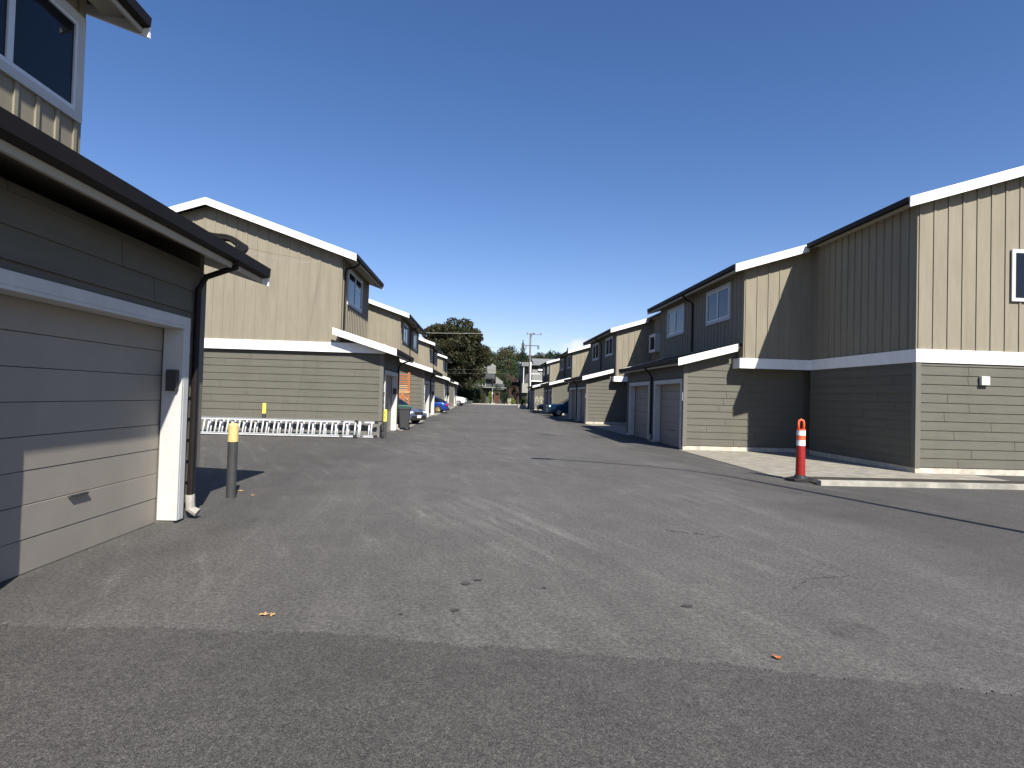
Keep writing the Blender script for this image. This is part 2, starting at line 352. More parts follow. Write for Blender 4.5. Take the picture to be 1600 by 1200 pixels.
def townhouse(s, d, label, grp):
    """d: yN,yF lower; uN,uF upper; xg,xw,xe,ze,sl,xr(ridge); lean-to xle,zle,xls; doors, windows; zf foundation; zb band bottom; rec=(x wall, x eave, y end)"""
    yN, yF, uN, uF = d['yN'], d['yF'], d['uN'], d['uF']
    xg, xw, xe, ze, sl, xr = d['xg'], d['xw'], d['xe'], d['ze'], d['sl'], d['xr']
    xle, zle, xls, lsl = d['xle'], d['zle'], d['xls'], d['lsl']
    zf, zb, zt = d['zf'], d['zb'], d['zb']+d['bh']
    off = (s*(xg+3), (yN+yF)/2, 0); back = 2*xr-xe; bw = 2*xr-xw
    P = empty('townhouse', off, label=label, cat='building', group=grp)
    mk = lambda: MB(s, off)
    # lower core walls, with real openings for the garage doors
    b = mk(); T = .26
    ivs = split_iv(yN, yF, [(p, q) for p, q in d['doors']]); dh = d['dh']
    for p, q in ivs: b.box(xg, xg+T, p, q, 0, zb)
    for p, q in d['doors']: b.box(xg, xg+T, p, q, dh, zb)
    topz = zle - .12 + lsl*(xw - xle)
    b.box(xg+T, bw, yN, yN+.2, 0, zb); b.box(xg+T, bw, yF-.2, yF, 0, zb); b.box(xg+T, bw, yN+.2, yF-.2, zb-.1, zb-.001)
    b.box(bw-.2, bw, yN+.2, yF-.2, 0, zb-.1)
    # triangle closing the lean-to ends
    for yy in (yN, yF-.1):
        b.prism([(xg, zb), (xw+.3, zb), (xw+.3, zle-.14+lsl*(xw+.3-xle)), (xg, zle-.14+lsl*(xg-xle))], yy, yy+.1)
    ex = d['ex']
    topf = lambda z: xle + (z+.12 - zle)/lsl
    lap(b, 'g', yN, xg+.10, bw if not d.get('rec_front') else d['rec_front'], zf+.02, max(zb, topz-.02), ex, top=topf, seed=int(yN*10)+(s > 0))
    lap(b, 's', xg, yN+.10, yF-.10, max(.13, min(zf, .2)), zb+.1, ex, openings=[(p-.12, q+.12, 0, dh+.12) for p, q in d['doors']], seed=int(yN*7))
    b.build('lower_wall', m_grey, P)
    b = mk(); b.prism([(xg-.03, yN-.03), (xg+.10, yN-.03), (xg+.10, yN), (xg, yN), (xg, yN+.10), (xg-.03, yN+.10)][::1], zf, zb+.04, 'z'); b.build('corner_board', m_corner, P)
    b = mk(); b.box(xg-.03, xg, yF-.10, yF+.02, zf, zb+.04); b.build('corner_board', m_corner, P)
    b = mk(); b.box(xg-.012, bw, yN-.012, yN+.05, 0, zf); 
    b.build('foundation', d['fm'], P)
    for p, q in ivs:
        b = mk(); b.box(xg-.012, xg+.05, max(p, yN+.051)+.13*(p > yN), q-.13*(q < yF), 0, .12); b.build('foundation', d['fm'], P)
    if s < 0:
        b = mk(); b.box(xg-.02, bw, yN-.04, yN-.012, zf-.02, zf+.03); b.build('drip_cap', m_corner, P)
    # garage doors
    for i, (p, q) in enumerate(d['doors']):
        g = mk(); rx = xg+.20; n = 8; hh = dh/n
        for k in range(n):
            g.box(rx+.004*(k % 2 == 0), rx+.05, p+.002, q-.002, k*hh+.004, (k+1)*hh-.001)
        g.box(rx+.012, rx+.05, p, q, 0.0, .01)
        D = g.build('garage_door', m_door, P, bevel=.004)
        f = mk()
        f.box(xg-.045, xg+.185, p-.02, p+.015, .03, dh-.015); f.box(xg-.045, xg+.185, q-.015, q+.02, .03, dh-.015); f.box(xg-.045, xg+.185, p-.02, q+.02, dh-.015, dh+.02)
        f.box(xg-.047, xg-.001, p-.13, p-.02, .03, dh+.13); f.box(xg-.047, xg-.001, q+.02, q+.13, .03, dh+.13); f.box(xg-.047, xg-.001, p-.02, q+.02, dh+.02, dh+.13)
        f.build('door_frame', m_trim, D, bevel=.004)
        h = mk(); h.box(rx-.03, rx+.004, (p+q)/2-.12, (p+q)/2+.12, .55, .57); h.build('handle', m_dark, D)
    # a small plaque by the near door
    b = mk(); y_ = d['doors'][0][0]-(.22 if s > 0 else .30); b.box(xg-.05, xg-.0305, yN+.0, yN+.085, 1.62, 1.90) if s > 0 else b.box(xg-.05, xg-.024, y_, y_+.12, 1.62, 1.9); b.build('number_plaque', m_vinyl, P, bevel=.005)
    if s < 0:
        b = mk(); y_ = d['doors'][-1][1]; b.box(xg-.01, xg+.12, y_-.07, y_-.001, 1.55, 1.8); b.build('keypad_box', m_dark, P, bevel=.01)
    # upper storey
    b = mk(); rw = xr; zw = ze-.16+sl*(xw-xe)
    b.prism([(xw, zt), (bw, zt), (bw, zw), (xr, zw+sl*(xr-xw)), (xw, zw)], uN, uF)
    y = uN
    for a in np.arange(xw+.02, (d.get('rec_front') or bw), .37):
        ztop = min(zw+sl*(a-xw), zw+sl*(xr-xw)-sl*max(0, a-xr))-.002
        b.box(a, a+.05, uN-.024, uN, zt, ztop)
    for a in np.arange(uN, uF-.04, .30):
        cut = [(w_[2]-.001, w_[3]+.001) for w_ in d['windows'] if w_[0]-.05 < a < w_[1]]
        for z0, z1 in split_iv(zt, zw, cut): b.box(xw-.024, xw, a, a+.05, z0, z1)
    b.build('upper_wall', m_beige, P)
    b = mk(); fe = d.get('rec_front') or bw
    bs = d.get('bs', xw)
    b.box(bs-.05, fe, uN-.05, uN, zb, zt+.012); b.box(bs-.05, bs, uN, max(yN, uN+.1), zb, zt+.012)
    b.box(bs, fe, uN, yN-.001 if yN-.001 > uN+.05 else uN+.05, zb+.03, zt-.005)
    b.build('white_band', m_white, P)
    for w_ in d['windows']: window(P, s, off, xw, *w_)
    # roof
    ov = .34; b = mk(); y0, y1 = uN-ov, uF+d.get('ovf', .34)
    roof_prism(b, xe, xr, ze, sl, .10, y0, y1, back)
    rf = b.build('roof', m_shingle, P)
    b = mk(); roof_prism(b, xe+.05, xr, ze-.10+sl*.05, sl, .05, y0+.03, uN-.025); 
    b.prism([(xe+.03, zw-.03), (xw, zw-.03), (xw, zw-.002), (xe+.03, zw-.002)], y0+.03, y1-.03)
    b.build('soffit', m_soffit, rf)
    rfe = d.get('rake_end') or xr
    b = mk(); bh = .25
    def rake(mb, y, a, c):
        za, zc = ze+.012+sl*(a-xe), ze+.012+sl*(c-xe)
        mb.prism([(a, za-bh), (c, zc-bh), (c, zc), (a, za)], y-.04, y)
    rake(b, y0, xe-.10, rfe)
    if rfe >= xr:
        zr_ = ze+.012+sl*(xr-xe)
        b.prism([(xr, zr_-bh), (back, zr_-bh-sl*(back-xr)), (back, zr_-sl*(back-xr)), (xr, zr_)], y0-.04, y0)
    b.build('barge_board', m_white, rf); b = mk(); rake(b, y1+.04, xe-.10, d.get('rake_end_far') or xr)
    b.build('barge_board', m_white, rf)
    b = mk(); z = ze-.015
    b.prism([(xe-.12, z-.12), (xe-.02, z-.14), (xe-.02, z), (xe-.13, z)], y0+.002, y1-.002)
    b.build('gutter', m_gutter, rf)
    b = mk(); b.box(xe-.015, xe+.02, y0+.002, y1-.002, ze-.22, ze-.02); b.build('fascia', m_soffit, rf)
    # downspout of the upper gutter
    ds = d['ds']
    b = mk(); lz = zle+lsl*(xw-xle)+.05
    b.tube([(xe-.06, ds, ze-.12), (xe-.06, ds, ze-.22), (xe+.06, ds, ze-.33), (xw-.10, ds, ze-.42), (xw-.05, ds, ze-.55), (xw-.05, ds, lz)], .035, 8)
    b.build('downspout', m_gutter, P)
    # lean-to roof over the garage doors
    b = mk(); ly0, ly1 = d['ly']; xt = xw+.0 if not d.get('xls_in') else xw
    b.prism([(xle, zle-.09), (xw-.001, zle-.09+lsl*(xw-xle)), (xw-.001, zle+lsl*(xw-xle)), (xle, zle)], ly0, ly1)
    lr = b.build('lean_to_roof', m_shingle, P)
    b = mk()
    b.prism([(xle+.03, zle-.13), (xw-.002, zle-.13+lsl*(xw-xle-.03)), (xw-.002, zle-.095+lsl*(xw-xle-.03)), (xle+.03, zle-.095)], ly0+.03, ly1-.03)
    b.build('soffit', m_soffit, lr)
    b = mk(); a, c = xle-.10, xls; za, zc = zle+.014-.1*lsl, zle+.014+lsl*(c-xle); h_ = .24
    b.prism([(a, za-h_), (c, zc-h_), (c, zc), (a, za)], ly0-.04, ly0)
    b.build('barge_board', m_white, lr); b = mk()
    b.prism([(a, za-h_), (xw, zle+.014+lsl*(xw-xle)-h_), (xw, zle+.014+lsl*(xw-xle)), (a, za)], ly1, ly1+.04)
    b.build('barge_board', m_white, lr)
    b = mk(); z = zle-.015
    b.prism([(xle-.12, z-.12), (xle-.02, z-.14), (xle-.02, z), (xle-.13, z)], ly0+.002, ly1-.002)
    b.build('gutter', m_gutter, lr)
    b = mk(); b.box(xle-.015, xle+.02, ly0+.002, ly1-.002, zle-.22, zle-.02); b.build('fascia', m_soffit, lr)
    dl = d['dl']; b = mk()
    b.tube([(xle-.06, dl, zle-.12), (xle-.06, dl, zle-.2), (xg-.15, dl, zle-.34), (xg-.06, dl, zle-.5), (xg-.06, dl, .28)], .036, 8)
    b.build('downspout', m_gutter, P)
    b = mk(); b.tube([(xg-.06, dl, .29), (xg-.07, dl, .12), (xg-.16, dl, .07)], .055, 10); b.build('drain_boot', m_conc, P)
    # recessed stretch behind this block
    if d.get('rec'):
        rxw, rxe, ry = d['rec']; y0r = y1+.003
        zer = ze + sl*(rxe-xe); zwr = zer-.16+sl*(rxw-rxe)
        b = mk(); b.prism([(rxw, zt), (bw-.4, zt), (bw-.4, zwr-.3), (xr, zwr+sl*(xr-rxw)), (rxw, zwr)], uF+.002, ry-.002)
        for a in np.arange(uF+.1, ry-.05, .30):
            cut = [(w_[2]-.001, w_[3]+.001) for w_ in d.get('rwin', []) if w_[0]-.05 < a < w_[1]]
            for z0, z1 in split_iv(zt, zwr, cut): b.box(rxw-.024, rxw, a, a+.05, z0, z1)
        b.build('recessed_upper_wall', m_beige, P)
        b = mk(); b.box(rxw, bw-.4, max(yF, uF)+.004, ry-.002, 0, zt-.002); lap(b, 's', rxw, max(yF, uF)+.01, ry, .18, zt-.03, ex, seed=int(yN*5)); b.build('recessed_lower_wall', m_grey, P)
        b = mk(); b.box(rxw-.05, rxw-.0, uF+.01, ry-.01, zb, zt+.01); b.build('white_band', m_white, P)
        for w_ in d.get('rwin', []):
            wv = window(P, s, off, rxw-.36, *w_); b = mk(); b.box(rxw-.359, rxw-.001, w_[0]+.02, w_[1]-.02, w_[2]+.02, w_[3]-.02); b.build('bay_box', m_trim, wv)
        b = mk(); roof_prism(b, rxe, xr, zer, sl, .10, y0r, ry-.345+d.get('rovf', 0), back-.3); r2 = b.build('recessed_roof', m_shingle, P)
        b = mk(); z = zer-.015; b.prism([(rxe-.12, z-.12), (rxe-.02, z-.14), (rxe-.02, z), (rxe-.13, z)], y0r+.05, ry-.39+d.get('rovf', 0))
        b.build('gutter', m_gutter, r2)
        b = mk(); b.prism([(rxe+.03, zwr-.03), (rxw, zwr-.03), (rxw, zwr-.002), (rxe+.03, zwr-.002)], y0r, ry-.36); b.build('soffit', m_soffit, r2)
    return P

RR = dict(xg=6.65, xw=8.40, xe=8.01, ze=6.01, sl=.31, xr=13.4, xle=6.40, zle=3.0, xls=8.25, lsl=.27, zf=.14, zb=2.72, bh=.31,
          fm=m_concw, ex=.226, dh=2.22, bs=8.30)
names = {0: 'grey and beige townhouse nearest on the right, two shaded garage doors facing the lane',
         1: 'second townhouse on the right, beside the blue suv, its gable cut by a diagonal shadow',
         2: 'third townhouse on the right, beyond the blue suv and before the flowering shrub',
         3: 'farthest townhouse on the right, just in front of the tall utility pole'}
for k in range(4):
    o = 17.6*k; d = dict(RR); yN = 18.6+o
    last = k == 3
    d.update(yN=yN, yF=yN+7.25, uN=yN-.50, uF=yN+8.3, ovf=.5, ly=(yN-.36, yN+7.6), doors=[(yN+.24, yN+3.06), (yN+3.9, yN+6.75)], ds=yN+4.0, dl=yN+3.48,
             windows=[(yN+.55, yN+2.65, 4.44, 5.72), (yN+5.0, yN+7.2, 4.44, 5.72)], rec_front=10.68, rake_end=10.29)
    if not last: d['rec'] = (10.62, 10.29, yN+17.6-.50); d['rwin'] = [(yN+15.05, yN+16.3, 4.5, 5.6, False)]
    else: d.pop('rake_end'); d['rake_end'] = 10.29
    townhouse(1, d, names[k], 'townhouses along the right side')

# the set-back end unit nearer than the first right block
P = empty('townhouse', (12, 16, 0), label='set back end townhouse at the right edge, standing behind the orange delineator', cat='building', group='townhouses along the right side')
off = (12, 16, 0); mk = lambda: MB(1, off)
xr, sl = 13.4, .31; rxw, rxe = 10.62, 10.29; zer = 6.01+sl*(rxe-8.01); y0, y1 = 13.55, 18.08; bw = 16.0
zwr = zer-.16+sl*(rxw-rxe)
b = mk(); b.prism([(rxw, 3.03), (bw, 3.03), (bw, zwr+sl*(xr-rxw)-sl*(bw-xr)), (xr, zwr+sl*(xr-rxw)), (rxw, zwr)], y0, y1)
for a in np.arange(rxw+.02, bw, .37): b.box(a, a+.05, y0-.024, y0, 3.03, min(zwr+sl*(a-rxw), zwr+sl*(xr-rxw)-sl*max(0, a-xr))-.002)
for a in np.arange(y0, y1, .3): b.box(rxw-.024, rxw, a, a+.05, 3.03, zwr)
b.build('upper_wall', m_beige, P)
b = mk(); b.box(rxw, bw, y0, y1, .14, 2.72); lap(b, 'g', y0, rxw+.1, bw, .16, 2.72, .226); lap(b, 's', rxw, y0+.1, y1, .16, 2.72, .226); b.build('lower_wall', m_grey, P)
b = mk(); b.box(rxw-.03, rxw+.1, y0-.03, y0, .14, 2.72); b.box(rxw-.03, rxw, y0, y0+.1, .14, 2.72); b.build('corner_board', m_corner, P)
b = mk(); b.box(rxw-.012, bw, y0-.012, y1, 0, .14); b.build('foundation', m_concw, P)
b = mk(); b.box(rxw-.05, bw, y0-.05, y0, 2.72, 3.042); b.box(rxw-.05, rxw, y0, y1, 2.72, 3.042); b.build('white_band', m_white, P)
b = mk(); roof_prism(b, rxe, xr, zer, sl, .10, y0-.25, 17.72, 17.0); rf = b.build('roof', m_shingle, P)
b = mk(); 
for (a, c) in ((rxe-.1, xr),):
    za, zc = zer+.012+sl*(a-rxe), zer+.012+sl*(c-rxe); b.prism([(a, za-.25), (c, zc-.25), (c, zc), (a, za)], y0-.29, y0-.25)
b.prism([(xr, zc-.25), (17, zc-.25-sl*(17-xr)), (17, zc-sl*(17-xr)), (xr, zc)], y0-.29, y0-.25)
b.build('barge_board', m_white, rf)
b = mk(); z = zer-.015; b.prism([(rxe-.12, z-.12), (rxe-.02, z-.14), (rxe-.02, z), (rxe-.13, z)], y0-.24, 17.66); b.build('gutter', m_gutter, rf)
b = mk(); roof_prism(b, rxe+.05, xr, zer-.10+sl*.05, sl, .05, y0-.22, y0-.026); b.prism([(rxe+.03, zwr-.03), (rxw, zwr-.03), (rxw, zwr-.002), (rxe+.03, zwr-.002)], y0-.22, 17.66); b.build('soffit', m_soffit, rf)
window_g = MB(1, off); window_g.box(13.0, 14.6, 13.49, 13.525, 4.3, 5.6)
wg = window_g.build('window', m_trim, P, bevel=.004); b = mk(); b.box(13.1, 13.77, 13.475, 13.489, 4.4, 5.5); b.box(13.83, 14.5, 13.475, 13.489, 4.4, 5.5); b.build('pane', m_glass, wg)
b = mk(); b.box(12.2, 12.42, 13.44, 13.52, 2.2, 2.42); b.build('wall_vent', m_trim, P, bevel=.01)
b = mk(); b.box(15.1, 15.4, 13.40, 13.52, 1.3, 1.8); b.tube([(15.25, 13.47, .1), (15.25, 13.47, 1.3)], .025, 8); b.build('meter_box', m_dark, P, bevel=.01)

LL = dict(xg=3.57, xw=5.12, xe=4.64, ze=6.49, sl=.336, xr=9.8, xle=3.12, zle=3.17, xls=5.27, lsl=.305, zf=.60, zb=3.0, bh=.33,
          fm=m_found, ex=.257, dh=2.3, bs=3.54)
def L(yN, nl, fl, upper, doors, wins, label, **k):
    d = dict(LL); d.update(zle=k.pop('zl', 3.17)); d.update(yN=yN, yF=yN+nl, uN=yN-.10, uF=yN+upper, ly=(yN-.48, yN+fl), doors=doors, windows=wins, **k)
    return townhouse(-1, d, label, 'townhouses along the left side')
L(20.95, 4.05, 4.5, 4.75, [(21.5, 24.4)], [(21.75, 24.3, 4.86, 6.26)], 'end townhouse on the left with a single garage door, the ladders lying along its wall', ds=21.2, dl=24.5, rec=(7.8, 7.2, 35.8))
L(35.9, 8.1, 8.6, 10.3, [(36.35, 39.35), (40.65, 43.65)], [(37.2, 39.400000000000006, 4.84, 6.16), (42.6, 44.800000000000004, 4.84, 6.16)], 'second townhouse on the left, beyond the dark bin and grey car, two garage doors',
  ds=40.6, dl=40.0, rec=(7.8, 7.2, 55.5), rec_front=7.85, rake_end=7.2, bs=5.3)
L(55.6, 8.1, 8.6, 10.3, [(56.05, 59.05), (60.35, 63.35)], [(56.9, 59.1, 4.84, 6.16), (62.3, 64.5, 4.84, 6.16)], 'third townhouse on the left, just beyond the bright blue hatchback',
  ds=60.3, dl=59.7, rec=(7.8, 7.2, 75.2), rec_front=7.85, rake_end=7.2, bs=5.3)
L(75.3, 8.1, 8.6, 9.6, [(75.75, 78.75), (80.05, 83.05)], [(76.6, 78.8, 4.84, 6.16), (81.6, 83.8, 4.84, 6.16)], 'farthest townhouse on the left, beside the white car and the big tree',
  ds=80, dl=79.4, rec_front=7.85, rake_end=7.2, bs=5.3)
L(-1.0, 8.5, 9.2, 8.45, [(.4, 3.2), (4.3, 7.0)], [(1.5, 3.7, 4.84, 6.16), (5.2, 7.4, 4.84, 6.16)], 'nearest townhouse at the left edge, a black coil lying on its low roof', ds=3.9, dl=7.25, zl=3.30)

# ------------------------------------------------------------------ small things near the left buildings
def bollard(x, y, h, r, hy, m_top, label, marks=False):
    o = empty('bollard', (x, y, 0), label=label, cat='bollard', group='yellow topped steel bollards')
    b = MB(); b.lathe([(r, -.02), (r, h-hy)], 0, 0, 20); b.build('post', m_dark, o, smooth=False)
    b = MB(); b.lathe([(r+.004, h-hy), (r+.004, h-.03), (r*.9, h-.008), (r*.6, h), (.001, h)], 0, 0, 20); c = b.build('sleeve', m_top, o)
    if marks:
        b = MB()
        for z in (h-.12, h-.27): b.box(-.012, .012, -r-.008, -r-.003, z-.025, z+.025)
        b.build('mark', m_black, c)
    return o
bollard(-3.62, 8.68, 1.09, .068, .27, m_yellow, 'near bollard at the left edge with worn pale yellow top')
bollard(-7.55, 20.55, 1.12, .062, .36, m_yellow2, 'bollard standing behind the ladders against the siding')
bollard(-3.33, 20.35, 1.02, .06, .42, m_yellow2, 'bollard at the garage corner with dark marks on its yellow sleeve', marks=True)

def ladder(x0, x1, y, dz, label, gap, second):
    o = empty('extension_ladder', ((x0+x1)/2, y, 0), label=label, cat='ladder', group='aluminium ladders lying on their sides')
    off = ((x0+x1)/2, y, 0); lean = .17
    def rail(b, z, yy, a, c): b.box(a, c, yy-.014, yy+.014, z-.035, z+.035); b.box(a, c, yy-.03, yy-.0145, z+.025, z+.035); b.box(a, c, yy-.03, yy-.0145, z-.035, z-.025)
    z0, z1 = .07+dz, .56+dz
    def sect(name, a, c, yy):
        P_ = None
        b = MB(1, off); rail(b, z0, yy, a, c); P1 = b.build('rail', m_alu, o)
        b = MB(1, off); rail(b, z1, yy+lean, a, c); b.build('rail', m_alu, o)
        n = int((c-a)/gap)
        for i in range(n+1):
            b = MB(1, off); xx = a+.06+i*gap
            b.tube([(xx, yy, z0), (xx, yy+lean, z1)], .031, 8); b.build('rung', m_alu, o, smooth=True)
    sect('a', x0, x1, y)
    sect('b', x0+second, x1+second, y+.09)
    b = MB(1, off)
    for zz, yy in ((z0, y), (z1, y+lean)): b.box(x1-.02, x1+.1, yy-.035, yy+.035, zz-.05, zz+.05)
    b.build('foot', m_black, o)
    b = MB(1, off)
    for zz, yy in ((z0, y), (z1, y+lean)): b.box(x1-.5, x1-.38, yy-.02, yy+.12, zz-.045, zz+.045)
    b.build('bracket', m_dark, o)
ladder(-9.9, -4.35, 20.18, 0, 'front aluminium extension ladder lying on its side by the grey wall', .393, .11)
ladder(-9.4, -3.72, 20.50, -.02, 'rear aluminium ladder between the front ladder and the wall, reaching nearer the corner', .393, -.10)

# cable coil and wires on the near left roof
b = MB(1, (-3.5, 7.7, 3.3)); pts = []
for i in range(7*30):
    a = 2*math.pi*i/30; k = i/210; rad = .80+.34*((k*7) % 1*0+[0, .9, .35, 1, .55, .15, .75][min(6, int(k*7))])
    q = Vector((math.cos(a)*.27*rad, .30*math.sin(a)+k*.12, math.sin(a)*.13*rad + .012*math.sin(5*a)))
    pts.append((-3.44 + q.x, 7.62+q.y*.8, 3.49 + q.z*.9 - .30*q.x))
b.tube(pts, .027, 7)
o = b.build('cable_coil', mat('black_ribbed_cable', (.010, .0095, .009), .7, bump=.8, spec=.2, bscale=120), smooth=True, label='coil of black cable lying on the near left roof edge', cat='coil')
o.location = (-3.5, 7.7, 3.3)
def cable(p, q, sag, r, name, label, m, n=24, cat='cable', group=None):
    p, q = Vector(p), Vector(q); off = tuple((p+q)/2); b = MB(1, off)
    b.tube([tuple(p.lerp(q, i/n) - Vector((0, 0, sag*4*(i/n)*(1-i/n)))) for i in range(n+1)], r, 6)
    o = b.build(name, m, label=label, cat=cat, group=group); o.location = off; return o
cable((-3.30, 7.8, 3.50), (-5.85, 20.75, 6.30), .06, .0021, 'wire', 'upper thin wire running from the coil to the beige gable', m_dark, group='thin wires to the beige gable')
cable((-3.30, 7.8, 3.46), (-5.82, 20.75, 6.22), .10, .0021, 'wire', 'lower thin wire running from the coil to the beige gable', m_pvc, group='thin wires to the beige gable')

# wheelie bins
def bin_(x, y, rz, body, lid, label, name='wheelie_bin', writing=True):
    o = empty(name, (x, y, 0), rz, label=label, cat='bin', group='wheeled bins')
    b = MB(); zs = [(.09, .20, .22), (.25, .215, .24), (.86, .265, .30), (.92, .29, .325), (.97, .29, .325)]
    vs = []
    for z, hx, hy in zs:
        c = .05
        vs += [(hx-c, -hy, z), (hx, -hy+c, z), (hx, hy-c, z), (hx-c, hy, z), (-hx+c, hy, z), (-hx, hy-c, z), (-hx, -hy+c, z), (-hx+c, -hy, z)]
    n = 8; fs = [(i*n+k, i*n+(k+1) % n, (i+1)*n+(k+1) % n, (i+1)*n+k) for i in range(len(zs)-1) for k in range(n)] + [tuple(range(n-1, -1, -1)), tuple((len(zs)-1)*n+k for k in range(n))]
    b.add(vs, fs); B = b.build('body', body, o, bevel=.008)
    b = MB(); b.prism([(-.30, .975), (.30, .975), (.315, 1.0), (.29, 1.05), (.1, 1.085), (-.1, 1.085), (-.29, 1.05), (-.315, 1.0)], -.34, .34); b.build('lid', lid, o, bevel=.012)
    b = MB(); b.tube([(-.24, .36, .95), (.24, .36, .95)], .018, 8); b.build('handle', body, o)
    for sx in (-1, 1):
        b = MB(); b.tube([(sx*.20, .24, .12), (sx*.27, .24, .12)], .12, 18); wv = b.build('wheel', m_black, o)
        b = MB(); b.tube([(sx*.271, .24, .12), (sx*.277, .24, .12)], .05, 12); b.build('hub', m_refl, wv)
    if writing:
        b = MB(); xx = -.10
        for wd, hh in ((.02, .034), (.022, .028), (.012, .034), (.028, .02), (.022, .02), (.03, .02)):
            b.box(xx, xx+wd, -.294, -.29, .80, .80+hh); xx += wd+.008
        b.build('lettering', m_refl, B)
    return o
x_, y_ = gp(628.5, 672)
bin_(x_+.02, y_+.35, R(8), m_bin, m_green, 'dark grey wheelie bin with green lid beside the left garage door')
bin_(x_-.42, y_+1.15, R(-5), m_green, m_green, 'green wheelie bin half hidden behind the dark grey one', writing=False)
bin_(6.9, 80.6, R(-90), m_navy, m_navy, 'navy blue wheelie bin at the foot of the utility pole', writing=False)

# cedar screen in the first left gap
o = empty('wooden_screen', (-4.75, 34.6, 0), label='orange cedar slatted screen standing in the gap by the left wall', cat='screen')
for xx in (-.42, .42):
    b = MB(); b.box(xx-.07, xx+.07, -.05, .05, 0, 2.85); b.build('post', m_cedar, o)
for i in range(8):
    b = MB(); z = 2.72-i*.13; b.box(-.36, .36, -.06, -.03, z-.045, z+.02); b.build('slat', m_cedar2 if i > 4 else m_cedar, o)
b = MB(); b.box(-.48, .50, -.10, -.062, 1.62, 1.74); b.build('rail', m_cedar2, o)
b = MB(); b.box(-.22, .24, -.12, -.064, .75, 1.58); b.build('panel', m_cedar, o)
b = MB(); b.tube([(-.4, -.08, .8), (.1, -.08, 1.6)], .045, 6); b.tube([(.4, -.08, 1.2), (.05, -.08, 1.6)], .04, 6); b.build('brace', m_cedar2, o)

# orange delineator post
o = empty('delineator_post', (6.73, 11.78, .0), label='tall orange and white delineator post with loop handle on a black base', cat='traffic post')
b = MB(); b.prism([(.30*math.cos(q), .24*math.sin(q)) for q in np.arange(0, 6.28, 6.2832/8)], .0, .06, 'z'); b.lathe([(.16, .06), (.10, .13)], 0, 0, 16); b.build('base', m_black, o, bevel=.01)
b = MB(); b.lathe([(.095, .10), (.085, .74)], 0, 0, 24); b.build('tube', m_red, o, smooth=False)
for z0, z1, m_ in ((.741, .86, m_refl), (.861, .955, m_orange), (.956, 1.06, m_refl), (1.061, 1.085, m_orange)):
    b = MB(); b.lathe([(.088, z0), (.085, z1)], 0, 0, 24); b.build('band', m_, o)
b = MB(); b.tube([(-.055, 0, 1.08), (-.058, 0, 1.2), (-.045, 0, 1.26), (0, 0, 1.285), (.045, 0, 1.26), (.058, 0, 1.2), (.055, 0, 1.08)], .024, 10); b.build('handle', m_orange, o, smooth=True)

# street lamp beside the lane (stands right of the frame; its shadow crosses the asphalt)
o = empty('street_lamp', (7.85, 5.45, 0), label='curved arm street lamp throwing a long thin shadow on the asphalt', cat='street lamp')
b = MB(1, (7.85, 5.45, 0)); b.tube([(7.85, 5.45, 0), (7.85, 5.45, 6.3)], [.08, .055], 12)
b.build('pole', m_dark, o)
b = MB(1, (7.85, 5.45, 0)); b.tube([(7.85, 5.45, 6.3), (7.80, 5.5, 6.9), (7.45, 5.75, 7.4), (6.7, 6.15, 7.75), (5.6, 6.6, 7.95), (4.7, 6.95, 8.0)], .04, 10); b.build('arm', m_dark, o)
b = MB(1, (7.85, 5.45, 0)); b.box(4.2, 4.75, 6.86, 7.06, 7.94, 8.06); b.build('lamp_head', m_dark, o, bevel=.03)

# ------------------------------------------------------------------ cars
def paint(name, c): return mat(name, c, .28, metal=.3, coat=.6)
m_tyre = m_black; m_rim = mat('alloy_rim', (.45, .45, .45), .35, metal=.8); m_cglass = m_glass
m_lens = mat('headlight_lens', (.75, .78, .82), .12); m_tail = mat('red_tail_lens', (.5, .01, .015), .2)
m_plast = mat('black_bumper_plastic', (.02, .02, .022), .5)
def loft(mb, secs):
    """secs: list of (x, [(y,z)...] half ring from bottom centre to top centre), mirrored"""
    rings = []
    for x, pr in secs:
        ring = [(x, y, z) for y, z in pr] + [(x, -y, z) for y, z in pr[::-1] if abs(y) > 1e-6]
        rings.append(ring)
    n = len(rings[0]); vs = [p for r in rings for p in r]
    fs = [(i*n+k, (i+1)*n+k, (i+1)*n+(k+1) % n, i*n+(k+1) % n) for i in range(len(rings)-1) for k in range(n)]
    fs += [tuple(range(n)), tuple((len(rings)-1)*n+k for k in range(n-1, -1, -1))]
    mb.add(vs, fs)
